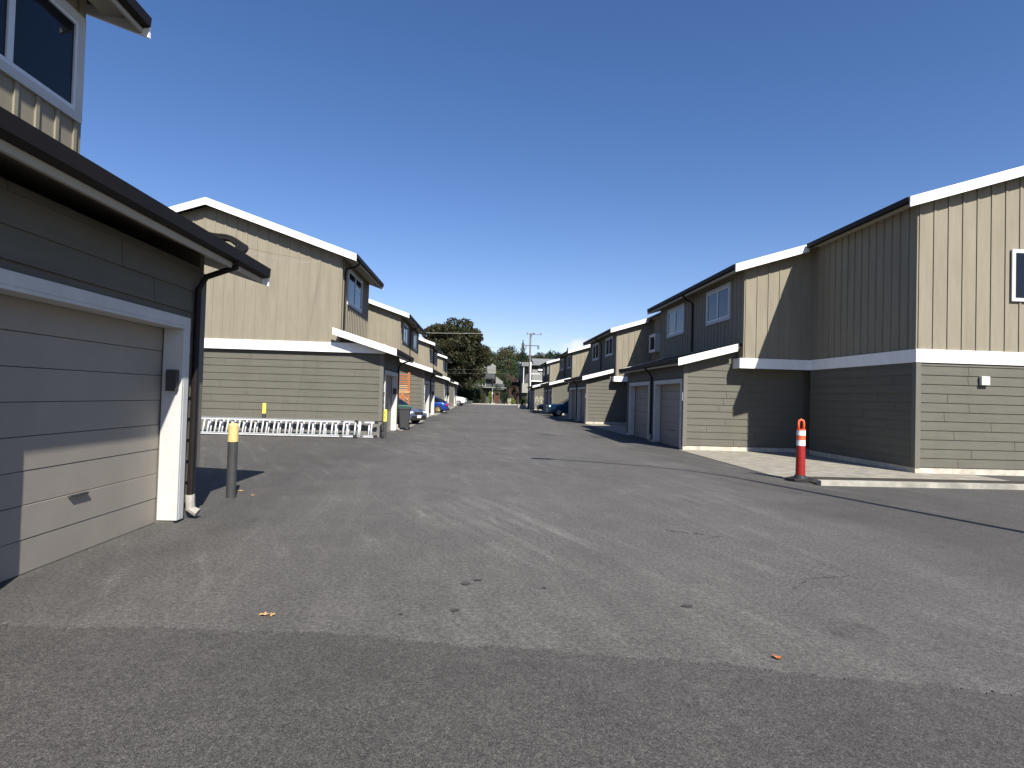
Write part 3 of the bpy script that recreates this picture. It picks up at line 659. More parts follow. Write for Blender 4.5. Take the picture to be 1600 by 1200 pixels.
def car(x, y, rz, col, label, suv=False, Ln=4.4, W=.9, rim=None):
    o = empty('parked_car', (x, y, 0), rz, label=label, cat='car', group='cars parked in the gaps between blocks')
    H = 1.66 if suv else 1.45; hb = 1.08 if suv else .86; gl = .28 if suv else .2; wr = .35 if suv else .32
    a = Ln/2
    fx, rx = a-.85, -a+.80
    prof = [(a, gl+.12, hb-.34, .70), (a-.06, gl+.04, hb-.20, .84), (a-.30, gl, hb-.10, .95), (a-.7, gl, hb-.03, 1), (a-1.2, gl, hb+.03, 1), (a-1.6, gl, hb+.08, 1), (0, gl, hb+.08, 1),
            (-a+1.2, gl, hb+.10, 1), (-a+.5, gl, hb+.10, .98), (-a+.15, gl+.03, hb+.02, .94), (-a+.03, gl+.10, hb-.10, .86), (-a, gl+.16, hb-.25, .78)]
    secs = []
    for px, zb, zt, k in prof:
        w_ = W*k; zm = (zb+zt)/2
        secs.append((px, [(0, zb), (w_*.80, zb), (w_*.97, zb+.08), (w_, zm), (w_*.985, zt-.12), (w_*.93, zt-.03), (w_*.75, zt+.015), (0, zt+.05)]))
    b = MB(); loft(b, secs)
    body = b.build('body', col, o, smooth=True)
    bm = bmesh.new(); bm.from_mesh(body.data); bmesh.ops.recalc_face_normals(bm, faces=bm.faces); bm.to_mesh(body.data); bm.free()
    cut = MB()
    for wx in (fx, rx): cut.tube([(wx, -W-.2, wr), (wx, -W+.24, wr)], wr+.06, 24); cut.tube([(wx, W-.24, wr), (wx, W+.2, wr)], wr+.06, 24)
    co = cut.build('cutter', m_plast)
    bm = bmesh.new(); bm.from_mesh(co.data); bmesh.ops.recalc_face_normals(bm, faces=bm.faces); bm.to_mesh(co.data); bm.free()
    md = body.modifiers.new('arch', 'BOOLEAN'); md.object = co; md.operation = 'DIFFERENCE'; md.solver = 'EXACT'
    dg = bpy.context.evaluated_depsgraph_get(); me = bpy.data.meshes.new_from_object(body.evaluated_get(dg)); body.modifiers.clear(); body.data = me
    bpy.data.objects.remove(co)
    me.shade_smooth() ; 
    try: me.set_sharp_from_angle(angle=R(35))
    except Exception: pass
    gx = [(a-1.25, 0, .9), (a-1.75, .62, .88), (a-2.15, .92, .84), (-.3, 1, .82), (-a+1.3, .96, .80), (-a+(.35 if suv else .75), .82 if suv else .6, .80), (-a+(.12 if suv else .25), .08, .86)]
    secs = []
    for px, k, wk in gx:
        zt = hb+.06+(H-hb-.06)*k; w0 = W*.93
        secs.append((px, [(0, hb-.04), (w0, hb-.04), (w0*.985, hb+.05*k+.01), (W*(.93-(.93-wk)*k*.9), zt-.06*k), (W*(wk-.12), zt), (0, zt+.02)]))
    b = MB(); loft(b, secs); b.build('windows', m_cglass, o, smooth=False)
    b = MB()
    secs = [(px, [(0, z-.02), (W*wk*.86, z-.03), (W*wk*.94, z+.0), (W*wk*.8, z+.035), (0, z+.05)]) for px, z, wk in ((a-2.0, H-.10, .86), (a-2.3, H-.02, .86), (-.3, H, .88), (-a+1.2, H-.02, .86), (-a+(.5 if suv else 1.0), H-(.08 if suv else .12), .84))]
    loft(b, secs); b.build('roof_panel', col, o, smooth=True)
    b = MB()
    for sy in (-1, 1):
        for (p, q) in (((a-1.3, W*.93*sy, hb+.05), (a-2.1, W*.80*sy, H-.03)), ((-.2, W*.935*sy, hb+.05), (-.28, W*.80*sy, H-.02)), ((-a+.35, W*.9*sy, hb+.05), (-a+(.6 if suv else 1.1), W*.78*sy, H-.1))):
            b.tube([p, q], .035, 6)
    b.build('pillar', col, o)
    for wx in (fx, rx):
        for sy in (-1, 1):
            b = MB(); y0 = sy*(W-.22); y1 = sy*(W-.005)
            b.tube([(wx, y0, wr), (wx, y0+sy*.03, wr), (wx, y1-sy*.03, wr), (wx, y1, wr)], [wr*.94, wr, wr, wr*.93], 28); t_ = b.build('wheel', m_tyre, o, smooth=False)
            b = MB(); b.tube([(wx, y1, wr), (wx, y1+sy*.006, wr)], wr*.60, 24)
            for q in range(5):
                an = q*2*math.pi/5; b.tube([(wx, y1+sy*.008, wr), (wx+math.cos(an)*wr*.6, y1+sy*.010, wr+math.sin(an)*wr*.6)], .028, 6)
            b.build('rim', rim or m_rim, t_)
    for sy in (-1, 1):
        b = MB(); b.box(a-.30, a-.03, sy*W*.62-.16, sy*W*.62+.16, hb-.32, hb-.18); b.build('headlight', m_lens, o, bevel=.03)
        b = MB(); b.box(-a-.008, -a+.22, sy*W*.72-.15, sy*W*.72+.15, hb-.25, hb-.05); b.build('tail_light', m_tail, o, bevel=.03)
        b = MB(); b.box(a-1.75, a-1.58, sy*(W+.06)-.09, sy*(W+.06)+.09, hb+.08, hb+.22); b.build('mirror', col, o, bevel=.03)
    b = MB(); b.box(a-.12, a+.02, -W*.66, W*.66, gl+.02, gl+.26); b.box(a-.1, a+.005, -W*.38, W*.38, hb-.36, hb-.22); b.build('grille', m_plast, o, bevel=.02)
    b = MB(); b.box(-a-.02, -a+.12, -W*.72, W*.72, gl+.02, gl+.22); b.build('bumper', m_plast, o, bevel=.03)
    b = MB(); b.box(a+.02, a+.035, -.16, .16, gl+.14, gl+.28); b.box(-a-.035, -a-.02, -.16, .16, gl+.3, gl+.44); b.build('plate', m_refl, o)
    return o
car(-4.95, 31.3, R(-32), paint('slate_blue_paint', (.10, .12, .19)), 'slate grey hatchback parked nose out behind the dark wheelie bin', Ln=4.1)
car(-4.95, 50.4, R(176), paint('bright_blue_paint', (.006, .04, .24)), 'bright blue hatchback with red tail light jutting from the second left gap', Ln=4.3, rim=mat('bronze_rim', (.30, .24, .10), .4, metal=.5))
car(8.05, 50.0, R(184), paint('teal_blue_paint', (.006, .06, .13)), 'dark blue suv parked nose out on the right between garages', suv=True, Ln=4.6)
wc = car(-4.55, 86.6, R(-10), paint('white_paint', (.8, .8, .8)), 'white car at the far end of the left row', suv=True, Ln=4.2)
wc.scale = (1.12, 1.12, 1.2)
car(8.7, 66.2, R(180), paint('black_paint', (.012, .013, .03)), 'black car parked in the third right gap under the shrub', Ln=4.4)

# ------------------------------------------------------------------ foliage
def leaf_mat(name, cols, scale=.5, rough=.6):
    m = bpy.data.materials.new(name); m.use_nodes = True; t = m.node_tree; p = t.nodes['Principled BSDF']
    p.inputs['Roughness'].default_value = rough; p.inputs['Specular IOR Level'].default_value = .35
    g = N(t, 'ShaderNodeNewGeometry'); tcn = N(t, 'ShaderNodeTexCoord'); nz = N(t, 'ShaderNodeTexNoise'); nz.inputs['Scale'].default_value = scale; nz.inputs['Detail'].default_value = 3
    t.links.new(tcn.outputs['Object'], nz.inputs[0])
    f = math_(t, 'ADD', math_(t, 'MULTIPLY', g.outputs['Random Per Island'], .45), math_(t, 'MULTIPLY', math_(t, 'SUBTRACT', nz.outputs[0], .5), 1.9)); f = math_(t, 'ADD', f, .28, clamp=True)
    rp = N(t, 'ShaderNodeValToRGB'); t.links.new(f, rp.inputs[0]); e = rp.color_ramp.elements
    e[0].color = cols[0]+(1,); e[1].color = cols[-1]+(1,)
    for i, c in enumerate(cols[1:-1]): q = e.new((i+1)/(len(cols)-1)); q.color = c+(1,)
    t.links.new(rp.outputs[0], p.inputs['Base Color'])
    tr = N(t, 'ShaderNodeBsdfTranslucent'); t.links.new(rp.outputs[0], tr.inputs[0]); ms = N(t, 'ShaderNodeMixShader'); ms.inputs[0].default_value = .22
    t.links.new(p.outputs[0], ms.inputs[1]); t.links.new(tr.outputs[0], ms.inputs[2]); t.links.new(ms.outputs[0], t.nodes['Material Output'].inputs[0])
    return m
def leaf_mesh(name, pts, size, m, parent=None, up=.35, loc=(0, 0, 0), **k):
    n = len(pts); nr = rng.normal(size=(n, 3)); nr[:, 2] += up; nr /= np.linalg.norm(nr, axis=1)[:, None]
    t1 = np.cross(nr, rng.normal(size=(n, 3))); t1 /= np.linalg.norm(t1, axis=1)[:, None]+1e-9; t2 = np.cross(nr, t1)
    s = size*rng.uniform(.55, 1.25, n)[:, None]
    p = pts - np.array(loc)
    V = np.stack([p-t1*s*.5, p+t2*s*.32+nr*s*.06, p+t1*s*.6, p-t2*s*.32+nr*s*.06], 1).reshape(-1, 3)
    me = bpy.data.meshes.new(name); me.vertices.add(4*n); me.vertices.foreach_set('co', V.ravel())
    me.loops.add(4*n); me.loops.foreach_set('vertex_index', np.arange(4*n, dtype=np.int32))
    me.polygons.add(n); me.polygons.foreach_set('loop_start', np.arange(0, 4*n, 4, dtype=np.int32)); me.polygons.foreach_set('loop_total', np.full(n, 4, dtype=np.int32))
    me.update(calc_edges=True); me.materials.append(m)
    o = bpy.data.objects.new(name, me); C.objects.link(o)
    if parent: o.parent = parent
    return tag(o, **k)
def lobes_pts(lobes, per):
    out = []
    for (c, r) in lobes:
        n = int(per*np.prod(r)**(2/3)); d = rng.normal(size=(n, 3)); d /= np.linalg.norm(d, axis=1)[:, None]
        rad = 1 - np.abs(rng.normal(0, .20, n)); rad = np.clip(rad + .10*np.sin(d[:, 0]*9+c[0]*3)*np.sin(d[:, 2]*8+c[1]), .1, 1.15)
        out.append(np.array(c) + d*rad[:, None]*np.array(r))
    return np.concatenate(out)
m_bark = mat('dark_bark', (.06, .045, .035), .9, var=.3, scale=5, bump=.6)
def tree(name, x, y, h, r, zb, m, label, cat='tree', nl=30, per=160, leaf=.35, lob=.26, group=None, trunk=.25, flat=1.0, z=0, squeeze=1.0):
    o = empty(name, (x, y, z), label=label, cat=cat, group=group)
    zc = (h+zb)/2; rz = (h-zb)/2; L_ = []
    for i in range(nl):
        d = rng.normal(size=3); d /= np.linalg.norm(d); k = rng.uniform(.45, .86)
        c = np.array([d[0]*r*k*squeeze, d[1]*r*k, zc+d[2]*rz*k]); q = rng.uniform(.75, 1.3)*lob
        L_.append((c, (r*q, r*q, rz*q*.9)))
    pts = lobes_pts(L_, per); pts = pts[pts[:, 2] > .05]
    leaf_mesh('crown', pts, leaf, m, o)
    b = MB(); b.tube([(0, 0, 0), (.05*r, 0, zb*.6), (0, .03*r, zc*.9)], [trunk, trunk*.8, trunk*.35], 10)
    for i in range(7):
        c, _ = L_[i]; b.tube([(0, 0, zb*.7+.12*i*rz*.5), tuple((c*.5+np.array([0, 0, zb*.5])).tolist()), tuple(c.tolist())], [trunk*.45, trunk*.25, trunk*.08], 7)
    b.build('trunk', m_bark, o)
    return o
lm_maroon = leaf_mat('maroon_green_leaves', [(.008, .018, .007), (.020, .034, .011), (.030, .036, .013), (.050, .033, .015), (.040, .056, .017), (.066, .080, .026)], .6)
lm_green = leaf_mat('dark_green_leaves', [(.010, .022, .009), (.022, .041, .014), (.040, .060, .020)], .5)
lm_olive = leaf_mat('olive_leaves', [(.03, .05, .018), (.07, .085, .025), (.12, .10, .035)], .3)
lm_lime = leaf_mat('lime_leaves', [(.10, .16, .02), (.2, .26, .04), (.28, .33, .06)], 2)
lm_cream = leaf_mat('cream_blooms', [(.10, .14, .05), (.5, .48, .33), (.72, .7, .58), (.75, .72, .6)], 3)
lm_conif = leaf_mat('conifer_needles', [(.010, .022, .012), (.02, .038, .02), (.03, .05, .025)], .5)
tree('broadleaf_tree', -5.1, 103.5, 15.7, 7.2, 2.4, lm_maroon, 'large rounded tree with dark maroon and green leaves beyond the left row', nl=150, per=230, leaf=.40, lob=.185, trunk=.4)
tree('broadleaf_tree', 5.0, 135, 7.5, 2.6, 1.2, lm_green, 'bushy green tree before the brown roofed house', nl=24, per=140, leaf=.3, trunk=.15)
tree('broadleaf_tree', -1.0, 113.5, 7.0, 2.0, .8, lm_olive, 'small yellow green tree below the crown of the large tree', nl=26, per=170, leaf=.26, trunk=.12)
tree('broadleaf_tree', 7.6, 126, 6.0, 1.7, .4, lm_green, 'small dark tree between the brown house and the grey balcony house', nl=20, per=170, leaf=.28, trunk=.12)
tree('broadleaf_tree', 2.9, 121, 4.6, 1.5, .3, lm_green, 'low dark tree behind the timber garden gate', nl=20, per=170, leaf=.26, trunk=.12)
# hedge and shrubs over the road
def shrub(x, y, h, r, m, label, name='shrub', leaf=.12, n=2600, ry=None, grp=None, z=0):
    o = empty(name, (x, y, z), label=label, cat='hedge' if name == 'hedge' else 'shrub', group=grp)
    L_ = []
    for i in range(14):
        L_.append(((rng.uniform(-.6, .6)*r, rng.uniform(-.5, .5)*(ry or r), h*rng.uniform(.25, .75)), (r*.5, (ry or r)*.5, h*.30)))
    pts = lobes_pts(L_, n/14/np.prod(L_[0][1])**(2/3)); pts = pts[pts[:, 2] > 0]
    leaf_mesh('leaves', pts, leaf, m, o)
    b = MB()
    for i in range(4): b.tube([(0, 0, 0), tuple(float(q) for q in L_[i][0])], [.03, .012], 6)
    b.build('stem', m_bark, o)
    return o
for i, (x, lab) in enumerate(((-6.3, 'leftmost dark hedge bush across the road, partly behind the white car'), (-4.3, 'dark hedge bush across the road right of the white car'), (-2.6, 'dark hedge bush across the road under the big tree'), (-1.0, 'rightmost dark hedge bush across the road, beside the paler column shrubs'))):
    shrub(x, 110.5+.2*(i % 2), 3.0, 1.2, lm_conif, lab, 'hedge', leaf=.2, n=5200, grp='dark hedge bushes across the road')
shrub(.45, 110.2, 2.3, .5, lm_olive, 'narrow green column shrub nearest the dark hedge', leaf=.12, n=2200, grp='column shrubs across the road')
shrub(1.75, 110.4, 2.5, .45, lm_lime, 'narrow lime green column shrub beside the sign post', leaf=.12, n=2200, grp='column shrubs across the road')
shrub(4.6, 112.0, 2.6, 1.0, lm_green, 'dark rounded garden shrub left of the lime bush', leaf=.14, n=3400)
shrub(6.05, 110.4, 1.3, .7, lm_lime, 'low lime green bush above the white rocks', leaf=.1, n=2400)
shrub(5.35, 110.0, 1.3, .4, lm_cream, 'pale cream grass clump beside the lime bush', leaf=.1, n=1200)
shrub(8.4, 110.6, 1.7, .6, lm_olive, 'olive green shrub just left of the utility pole base', leaf=.12, n=1800)
shrub(6.95, 69.6, 1.75, .55, lm_cream, 'cream flowering shrub by the black car on the right', leaf=.10, n=2400)
shrub(5.6, 79.2, .8, .45, lm_green, 'low green shrub in the concrete planter by the lane end', leaf=.09, n=1200, z=.45)
o = empty('planter', (5.6, 79.2, 0), label='low grey concrete planter at the right end of the lane', cat='planter')
b = MB(); b.box(-.55, .55, -.3, .3, 0, .5); b.build('trough', m_conc, o, bevel=.02); b = MB(); b.box(-.58, .58, -.33, .33, .5, .56); b.build('rim', m_conc, o, bevel=.01)
# rocks
m_rock = mat('pale_rock', (.42, .40, .36), .9, var=.25, scale=5, bump=.5)
def rock(x, y, s, label):
    bm = bmesh.new(); bmesh.ops.create_icosphere(bm, subdivisions=2, radius=s)
    for v_ in bm.verts: v_.co *= random.uniform(.78, 1.15); v_.co.z *= .7
    me = bpy.data.meshes.new('rock'); bm.to_mesh(me); bm.free(); me.materials.append(m_rock)
    o = bpy.data.objects.new('rock', me); C.objects.link(o); o.location = (x, y, s*.45)
    tag(o, label, 'rock', 'pale rocks edging the garden')
ordn = 'first second third fourth fifth sixth seventh eighth ninth tenth eleventh twelfth thirteenth fourteenth'.split()
for i in range(14):
    x = 1.4+i*.56+random.uniform(-.1, .1); rock(x, 109.1+random.uniform(-.15, .3), random.uniform(.13, .27), ordn[i]+' pale rock from the left in the row along the far garden edge')

# ------------------------------------------------------------------ houses over the road
m_hgrey = mat('house_grey_siding', (.22, .22, .205), .8, var=.06, scale=3, stretch=(8, 8, .5), bump=.5, bscale=6)
m_hpale = mat('house_pale_siding', (.27, .27, .225), .8, var=.06, scale=3)
m_hroof = mat('house_grey_roof', (.17, .175, .17), .9, var=.25, scale=4, bump=.5)
m_hbrown = mat('house_brown_wall', (.045, .022, .018), .85, var=.2)
m_hred = mat('house_brown_red_roof', (.05, .03, .028), .9, var=.3, scale=3)
m_hdroof = mat('house_dark_roof', (.045, .045, .05), .9, var=.3, scale=4)
m_hdark = mat('house_dark_grey', (.06, .065, .07), .8, var=.1)
def win_simple(P, off, x0, x1, y, z0, z1, t=.09, bars=1):
    b = MB(1, off); b.box(x0, x1, y-.05, y-.002, z0, z0+t); b.box(x0, x1, y-.05, y-.002, z1-t, z1); b.box(x0, x0+t, y-.05, y-.002, z0+t, z1-t); b.box(x1-t, x1, y-.05, y-.002, z0+t, z1-t)
    for i in range(bars): c = x0+(x1-x0)*(i+1)/(bars+1); b.box(c-t/2, c+t/2, y-.05, y-.002, z0+t, z1-t)
    wv = b.build('window', m_vinyl, P); g = MB(1, off); g.box(x0+t, x1-t, y-.02, y-.003, z0+t, z1-t); g.build('pane', m_glass, wv)
def boards(b, x0, x1, y, z0, z1, st=.25):
    for a in np.arange(x0, x1, st): b.box(a, a+.05, y-.03, y, z0, z1)
# right house
off = (11, 120, 0); P = empty('house', off, label='two storey grey house with balconies and low grey roof behind the utility pole', cat='house')
b = MB(1, off); b.box(8.4, 22, 118, 128, 0, 8.0); boards(b, 8.4, 22, 118, 0, 8.0); b.build('wall', m_hdark, P)
b = MB(1, off); b.prism([(8.0, 8.05), (22.5, 8.05), (22.5, 8.4), (8.0, 8.4)], 116.2, 128.5); b.prism([(116.2, 8.4), (128.5, 8.4), (124, 9.8), (122, 9.8)], 10.4, 22.5, 'x'); b.build('roof', m_hroof, P)
b = MB(1, off); b.box(7.9, 9.6, 114.8, 118, 7.75, 8.5); b.build('porch_roof', m_hroof, P)
b = MB(1, off); b.box(8.1, 9.5, 115, 117.99, 2.4, 4.3); boards(b, 8.1, 9.5, 115, 2.4, 4.3, .3); b.build('lower_bay', m_hpale, P)
b = MB(1, off); b.box(10.2, 13.0, 116.6, 117.98, 5.0, 7.2); boards(b, 10.2, 13.0, 116.6, 5.0, 7.2, .25); b.build('balcony_wall', m_hgrey, P)
b = MB(1, off); b.box(9.6, 13.4, 116.4, 117.97, 4.75, 4.95); b.box(11.4, 13.0, 116.3, 116.58, 7.0, 7.3); b.build('deck_edge', m_pvc, P)
win_simple(P, off, 10.8, 12.8, 118, 2.6, 4.2); win_simple(P, off, 14, 15.6, 118, 5.2, 6.6)
b = MB(1, off); b.box(8.3, 8.42, 115.1, 115.22, 4.3, 7.75); b.build('porch_post', m_pvc, P)
# centre house
off = (5.5, 140, 0); P = empty('house', off, label='low dark brown house with reddish roof between the two grey houses', cat='house')
b = MB(1, off); b.box(3.2, 9.0, 137, 146, 0, 5.0); b.build('wall', m_hbrown, P)
b = MB(1, off); b.prism([(2.6, 5.0), (9.6, 5.0), (9.2, 5.3), (6.6, 6.7), (5.2, 6.7), (2.8, 5.3)], 136.2, 146.6); b.build('roof', m_hred, P)
win_simple(P, off, 3.9, 6.3, 137, 4.2, 4.9, .08, 4)
# left house
off = (0, 128, 0); P = empty('house', off, label='grey gabled house with shed dormer behind the big tree on the left', cat='house')
b = MB(1, off); b.box(-12, 2.2, 126, 136, 0, 5.2); b.build('wall', m_hdark, P)
b = MB(1, off); b.prism([(-3.6, 6.5), (3.0, 6.5), (3.0, 8.3), (2.2, 8.7)], 127, 134); boards(b, -1.2, 3.0, 127, 6.5, 7.9, .3); b.build('dormer', m_hgrey, P)
b = MB(1, off); b.box(-3, 2.9, 127.1, 134, 5.2, 6.499); b.build('upper_wall', m_hdark, P)
b = MB(1, off); b.prism([(3.1, 4.3), (4.7, 4.3), (4.7, 4.8), (3.1, 5.9)], 127.5, 134); boards(b, 3.2, 4.7, 127.5, 4.3, 4.7, .3); b.build('side_wing', m_hgrey, P)
b = MB(1, off); b.prism([(-12.8, 5.2), (2.9, 5.2), (2.9, 5.35), (-4.9, 7.0)], 125, 126.98); b.prism([(-13, 3.3), (5.4, 3.3), (5.4, 3.45), (-13, 3.45)], 124.2, 126); b.build('roof', m_hdroof, P)
b = MB(1, off); b.box(2.3, 5.0, 126.5, 133, 0, 4.29); b.build('side_wall', m_hdark, P)
win_simple(P, off, -4, -2.4, 126, 3.7, 5.0); win_simple(P, off, -.6, .9, 126, 3.7, 5.0)
b = MB(1, off); b.box(-13, 5.4, 124.1, 124.2, 3.32, 3.46); b.build('porch_fascia', m_hpale, P)
# timber gate post and sign across the road
m_gate = mat('brown_gate_timber', (.09, .04, .02), .8, var=.2)
o = empty('wooden_gate', (3.0, 111.3, 0), label='reddish timber garden gate across the road', cat='gate')
for xx in (-.45, .45): b = MB(); b.box(xx-.09, xx+.09, -.08, .08, 0, 2.3); b.build('post', m_gate, o)
b = MB(); b.box(-.36, .36, -.03, .03, .2, 1.7); b.build('panel', mat('red_brown_timber', (.07, .025, .015), .8, var=.2), o)
b = MB(); b.box(-.6, .6, -.05, .05, 2.3, 2.42); b.build('lintel', m_gate, o)
o = empty('sign_post', (2.1, 109.4, 0), label='thin pale sign post on the far pavement', cat='sign')
b = MB(); b.tube([(0, 0, 0), (0, 0, 3.0)], .035, 8); b.build('pole', m_alu, o); b = MB(); b.box(-.12, .12, -.05, -.036, 1.9, 2.25); b.build('sign_panel', m_trim, o)

# ------------------------------------------------------------------ utility pole and lines
px_, py_ = 6.95, 84.0
o = empty('utility_pole', (px_, py_, 0), label='tall wooden utility pole with white conduit, crossarm and lamp at the lane end', cat='utility pole')
b = MB(); b.tube([(0, 0, 0), (0, 0, 11.0)], [.19, .12], 12); b.build('pole', m_wood, o, smooth=True)
b = MB(); b.tube([(.16, -.16, 0), (.13, -.15, 6.7)], .085, 10); b.build('conduit', m_pvc, o, smooth=True)
b = MB(); b.box(-1.25, 1.3, -.16, -.05, 9.05, 9.17); b.build('crossarm', m_wood, o)
for xx in (-1.2, -.62, 1.1, 1.25):
    b = MB(); b.tube([(xx, -.1, 8.6), (xx, -.1, 9.05)], .05, 8); b.build('insulator', m_dark, o)
for xx in (-.5, 1.5):
    b = MB(); b.tube([(xx, -.1, 10.75), (xx, -.1, 11.05)], .05, 8); b.build('insulator', m_dark, o)
b = MB(); b.box(-.55, 1.6, -.14, -.06, 10.72, 10.78); b.build('crossarm', m_wood, o)
b = MB(); b.tube([(.06, -.1, 10.2), (.2, -.1, 10.75), (.45, -.1, 10.85)], .04, 8); b.box(.3, .62, -.2, 0, 10.82, 10.95); b.build('lamp_head', m_dark, o)
b = MB(); b.box(-.26, -.05, -.3, -.1, 7.1, 7.7); b.build('transformer_box', m_dark, o)
b = MB(); b.box(.1, 1.5, -.06, 0, 4.95, 5.03); b.build('bracket', m_pvc, o)
m_line = mat('pale_line', (.45, .43, .40), .6)
cable((-42, 80, 11.3), (px_, py_-.1, 11.0), .9, .022, 'power_line', 'highest power line from the left to the pole top', m_line, 40, 'power line', 'power lines at the lane end')
cable((-42, 82, 10.9), (px_-1.2, py_-.1, 8.7), .7, .012, 'power_line', 'power line from the left to the crossarm', m_dark, 40, 'power line', 'power lines at the lane end')
cable((px_, py_-.1, 11.0), (48, 88, 10.2), .9, .022, 'power_line', 'highest power line from the pole top to the right', m_line, 40, 'power line', 'power lines at the lane end')
cable((-42, 84, 5.7), (px_, py_-.1, 5.5), .4, .022, 'power_line', 'upper of the two low lines crossing before the big tree', m_dark, 40, 'power line', 'power lines at the lane end')
cable((-42, 84, 5.1), (px_, py_-.1, 4.95), .4, .022, 'power_line', 'lower of the two low lines crossing before the big tree', m_dark, 40, 'power line', 'power lines at the lane end')

# ------------------------------------------------------------------ hill and woods
def hz(x, y):
    t_ = np.clip((y-170)/170, 0, 1); return 20*t_*t_*(3-2*t_) + 1.2*np.sin(x*.04) * t_
xs = np.linspace(-300, 300, 61); ys = np.linspace(165, 700, 41); b = MB()
vv = [(float(x), float(y), float(hz(x, y))-.04) for y in ys for x in xs]; nx = len(xs)
b.add(vv, [(j*nx+i, j*nx+i+1, (j+1)*nx+i+1, (j+1)*nx+i) for j in range(len(ys)-1) for i in range(nx-1)])
b.build('hill', mat('wooded_ground', (.03, .04, .018), .95, var=.4, scale=.2), kind='structure', smooth=True)
pts_o, pts_g = [], []
for i in range(520):
    y = rng.uniform(175, 345); x = rng.uniform(-.12, .24)*y; g = float(hz(x, y)); h = rng.uniform(4, 8.5)*(1.15 if x < .05*y else .85); r = h*rng.uniform(.34, .5)
    L_ = []
    for j in range(7):
        d = rng.normal(size=3); d /= np.linalg.norm(d); L_.append(((x+d[0]*r*.55, y+d[1]*r*.55, g+h*.58+d[2]*h*.25), (r*.5, r*.5, h*.24)))
    p = lobes_pts(L_, 22)
    (pts_o if (x/y < .045 and rng.random() < .6) or rng.random() < .2 else pts_g).append(p)
leaf_mesh('woods', np.concatenate(pts_g), .75, lm_green, kind='stuff', label='distant green woods covering the hill behind the houses', cat='woods')
leaf_mesh('woods', np.concatenate(pts_o), .75, leaf_mat('far_olive', [(.035, .045, .018), (.062, .062, .022), (.09, .070, .028)], .06), kind='stuff', label='olive and rust tinted trees among the distant hill woods', cat='woods')
def conifer(x, y, h, label):
    g = float(hz(x, y)); o = empty('conifer_tree', (x, y, g), label=label, cat='tree', group='tall conifers on the hill')
    n = 1500; t_ = rng.random(n)**.7; z = h*(1-t_*.88); rad = h*.20*t_*(1+.35*np.sin(z*5.5/h*6))*rng.uniform(.3, 1, n); a = rng.uniform(0, 6.283, n)
    leaf_mesh('crown', np.stack([rad*np.cos(a), rad*np.sin(a), z], 1), .5, lm_conif, o, up=0)
    b = MB(); b.tube([(0, 0, -.5), (0, 0, h*.97)], [.25, .04], 8); b.build('trunk', m_bark, o)
conifer(21, 300, 13.5, 'tall pointed conifer rising above the woods left of the pole')
conifer(36, 305, 8.5, 'conifer on the hill just right of the pole')
conifer(44.5, 300, 10.0, 'rounded tall conifer above the grey house roof')
conifer(52, 300, 8.0, 'small conifer near the right end of the hilltop')
tree('broadleaf_tree', 33.5, 235, 12.5, 4.2, 2.5, lm_green, 'dark tree rising behind the right row of roofs', nl=30, per=110, leaf=.6, z=float(hz(33.5, 235)))

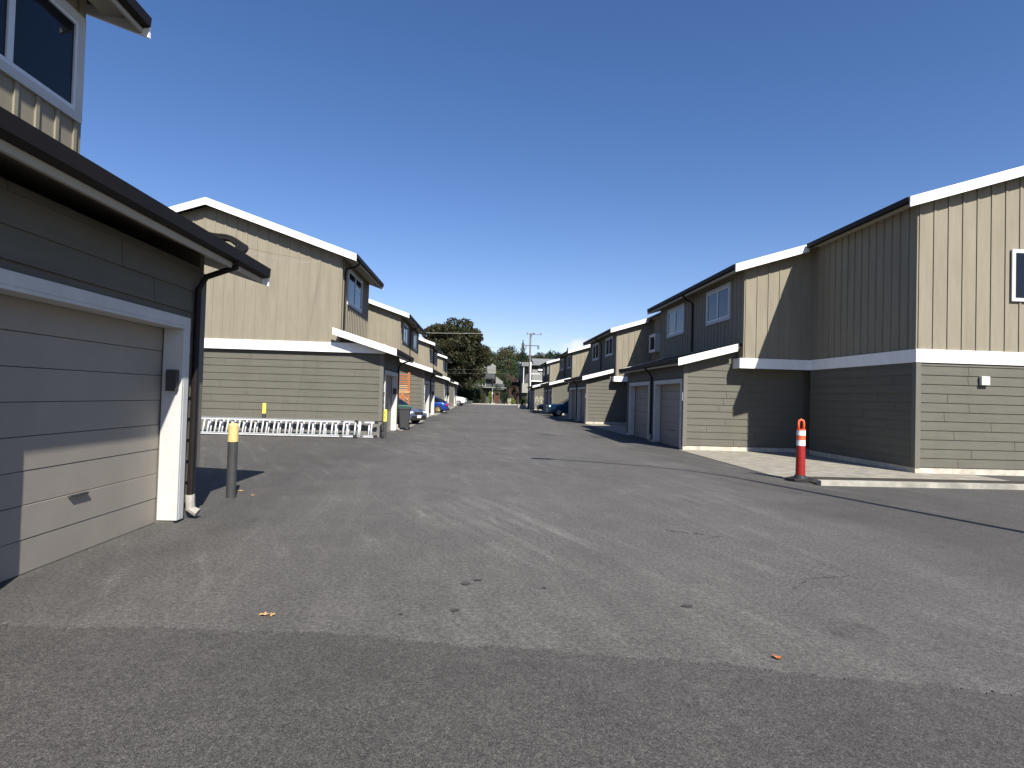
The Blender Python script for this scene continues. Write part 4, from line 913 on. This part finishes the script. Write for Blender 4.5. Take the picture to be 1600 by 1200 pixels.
m_stain = mat('oil_stain', (.052, .049, .046), .8, var=.2, scale=20); b = MB()
for px, py, a_, c_ in ((728, 912, .045, .03), (747, 907, .04, .02), (711, 954, .03, .025), (840, 1040, .05, .03), (620, 1020, .018, .016), (850, 919, .025, .015), (625, 961, .02, .012), (1075, 948, .05, .02), (935, 683, .3, .25)):
    x, y = gp(px, py); n = 14; pp = []
    for i in range(n):
        q = 6.2832*i/n; k = random.uniform(.55, 1.25); pp.append((x+a_*k*math.cos(q), y+c_*1.6*k*math.sin(q), .0085))
    b.add(pp, [tuple(range(n))])
b.build('oil_stains', m_stain, kind='stuff', label='small dark oil spots scattered on the asphalt', cat='stains')
m_crack = mat('crack_shadow', (.018, .017, .016), .95); b = MB()
for p0, p1, wd in (((1040, 829), (1075, 833), .012), ((1083, 834), (1100, 836), .012), ((1112, 839), (1128, 838), .010), ((1120, 803), (1136, 810), .012), ((1236, 925), (1262, 905), .007), ((1262, 905), (1330, 900), .006), ((560, 806), (640, 801), .006)):
    (xa, ya), (xb, yb) = gp(*p0), gp(*p1); n = 14; pts = []
    for i in range(n+1):
        t_ = i/n; pts.append((xa+(xb-xa)*t_+random.gauss(0, .008), ya+(yb-ya)*t_+random.gauss(0, .010)))
    for i in range(n):
        w0 = wd*random.uniform(.3, 1); (x0, y0), (x1, y1) = pts[i], pts[i+1]; b.add([(x0, y0-w0, .0045), (x1, y1-w0, .0045), (x1, y1+w0, .0045), (x0, y0+w0, .0045)], [(0, 1, 2, 3)])
b.build('asphalt_cracks', m_crack, kind='structure')
# ------------------------------------------------------------------ leaves and drain on the asphalt
def dry_leaf(px, py, s, m, label, rz):
    x, y = gp(px, py); b = MB(); n = 11; vs = [(0, 0, .012)]
    for i in range(n):
        a = 2*math.pi*i/n; r = s*(1 if i % 2 == 0 else .62)*(1.25 if i == 0 else 1); vs.append((r*math.cos(a), r*.75*math.sin(a), .004+.005*(i % 3)))
    b.add(vs, [(0, i+1, (i+1) % n+1) for i in range(n)])
    o = b.build('fallen_leaf', m, label=label, cat='leaf', group='fallen leaves on the asphalt'); o.location = (x, y, .006); o.rotation_euler = (R(4), R(-3), rz)
m_l1 = mat('dry_tan_leaf', (.45, .27, .12), .8, var=.2, scale=20); m_l2 = mat('dry_orange_leaf', (.42, .12, .03), .8, var=.2, scale=20)
dry_leaf(412, 962, .035, m_l1, 'curled tan leaf at the lower left before the asphalt joint', .3)
dry_leaf(425, 963, .028, m_l1, 'paler broken leaf touching the curled tan one', 1.3)
dry_leaf(1215, 1030, .033, m_l2, 'orange leaf at the lower right beside the asphalt joint', 2.2)
dry_leaf(375, 768, .05, m_l1, 'small tan leaf at the foot of the near bollard', .6)
dry_leaf(395, 775, .04, m_l1, 'pale leaf just right of the near bollard', 2.6)
x_, y_ = gp(858, 679.5)
b = MB(); b.lathe([(.30, .0), (.30, .006), (.001, .006)], 0, 0, 28); 
o = b.build('drain_cover', m_dark, label='round dark drain cover in the middle of the lane', cat='drain cover'); o.location = (x_, y_, 0.0)
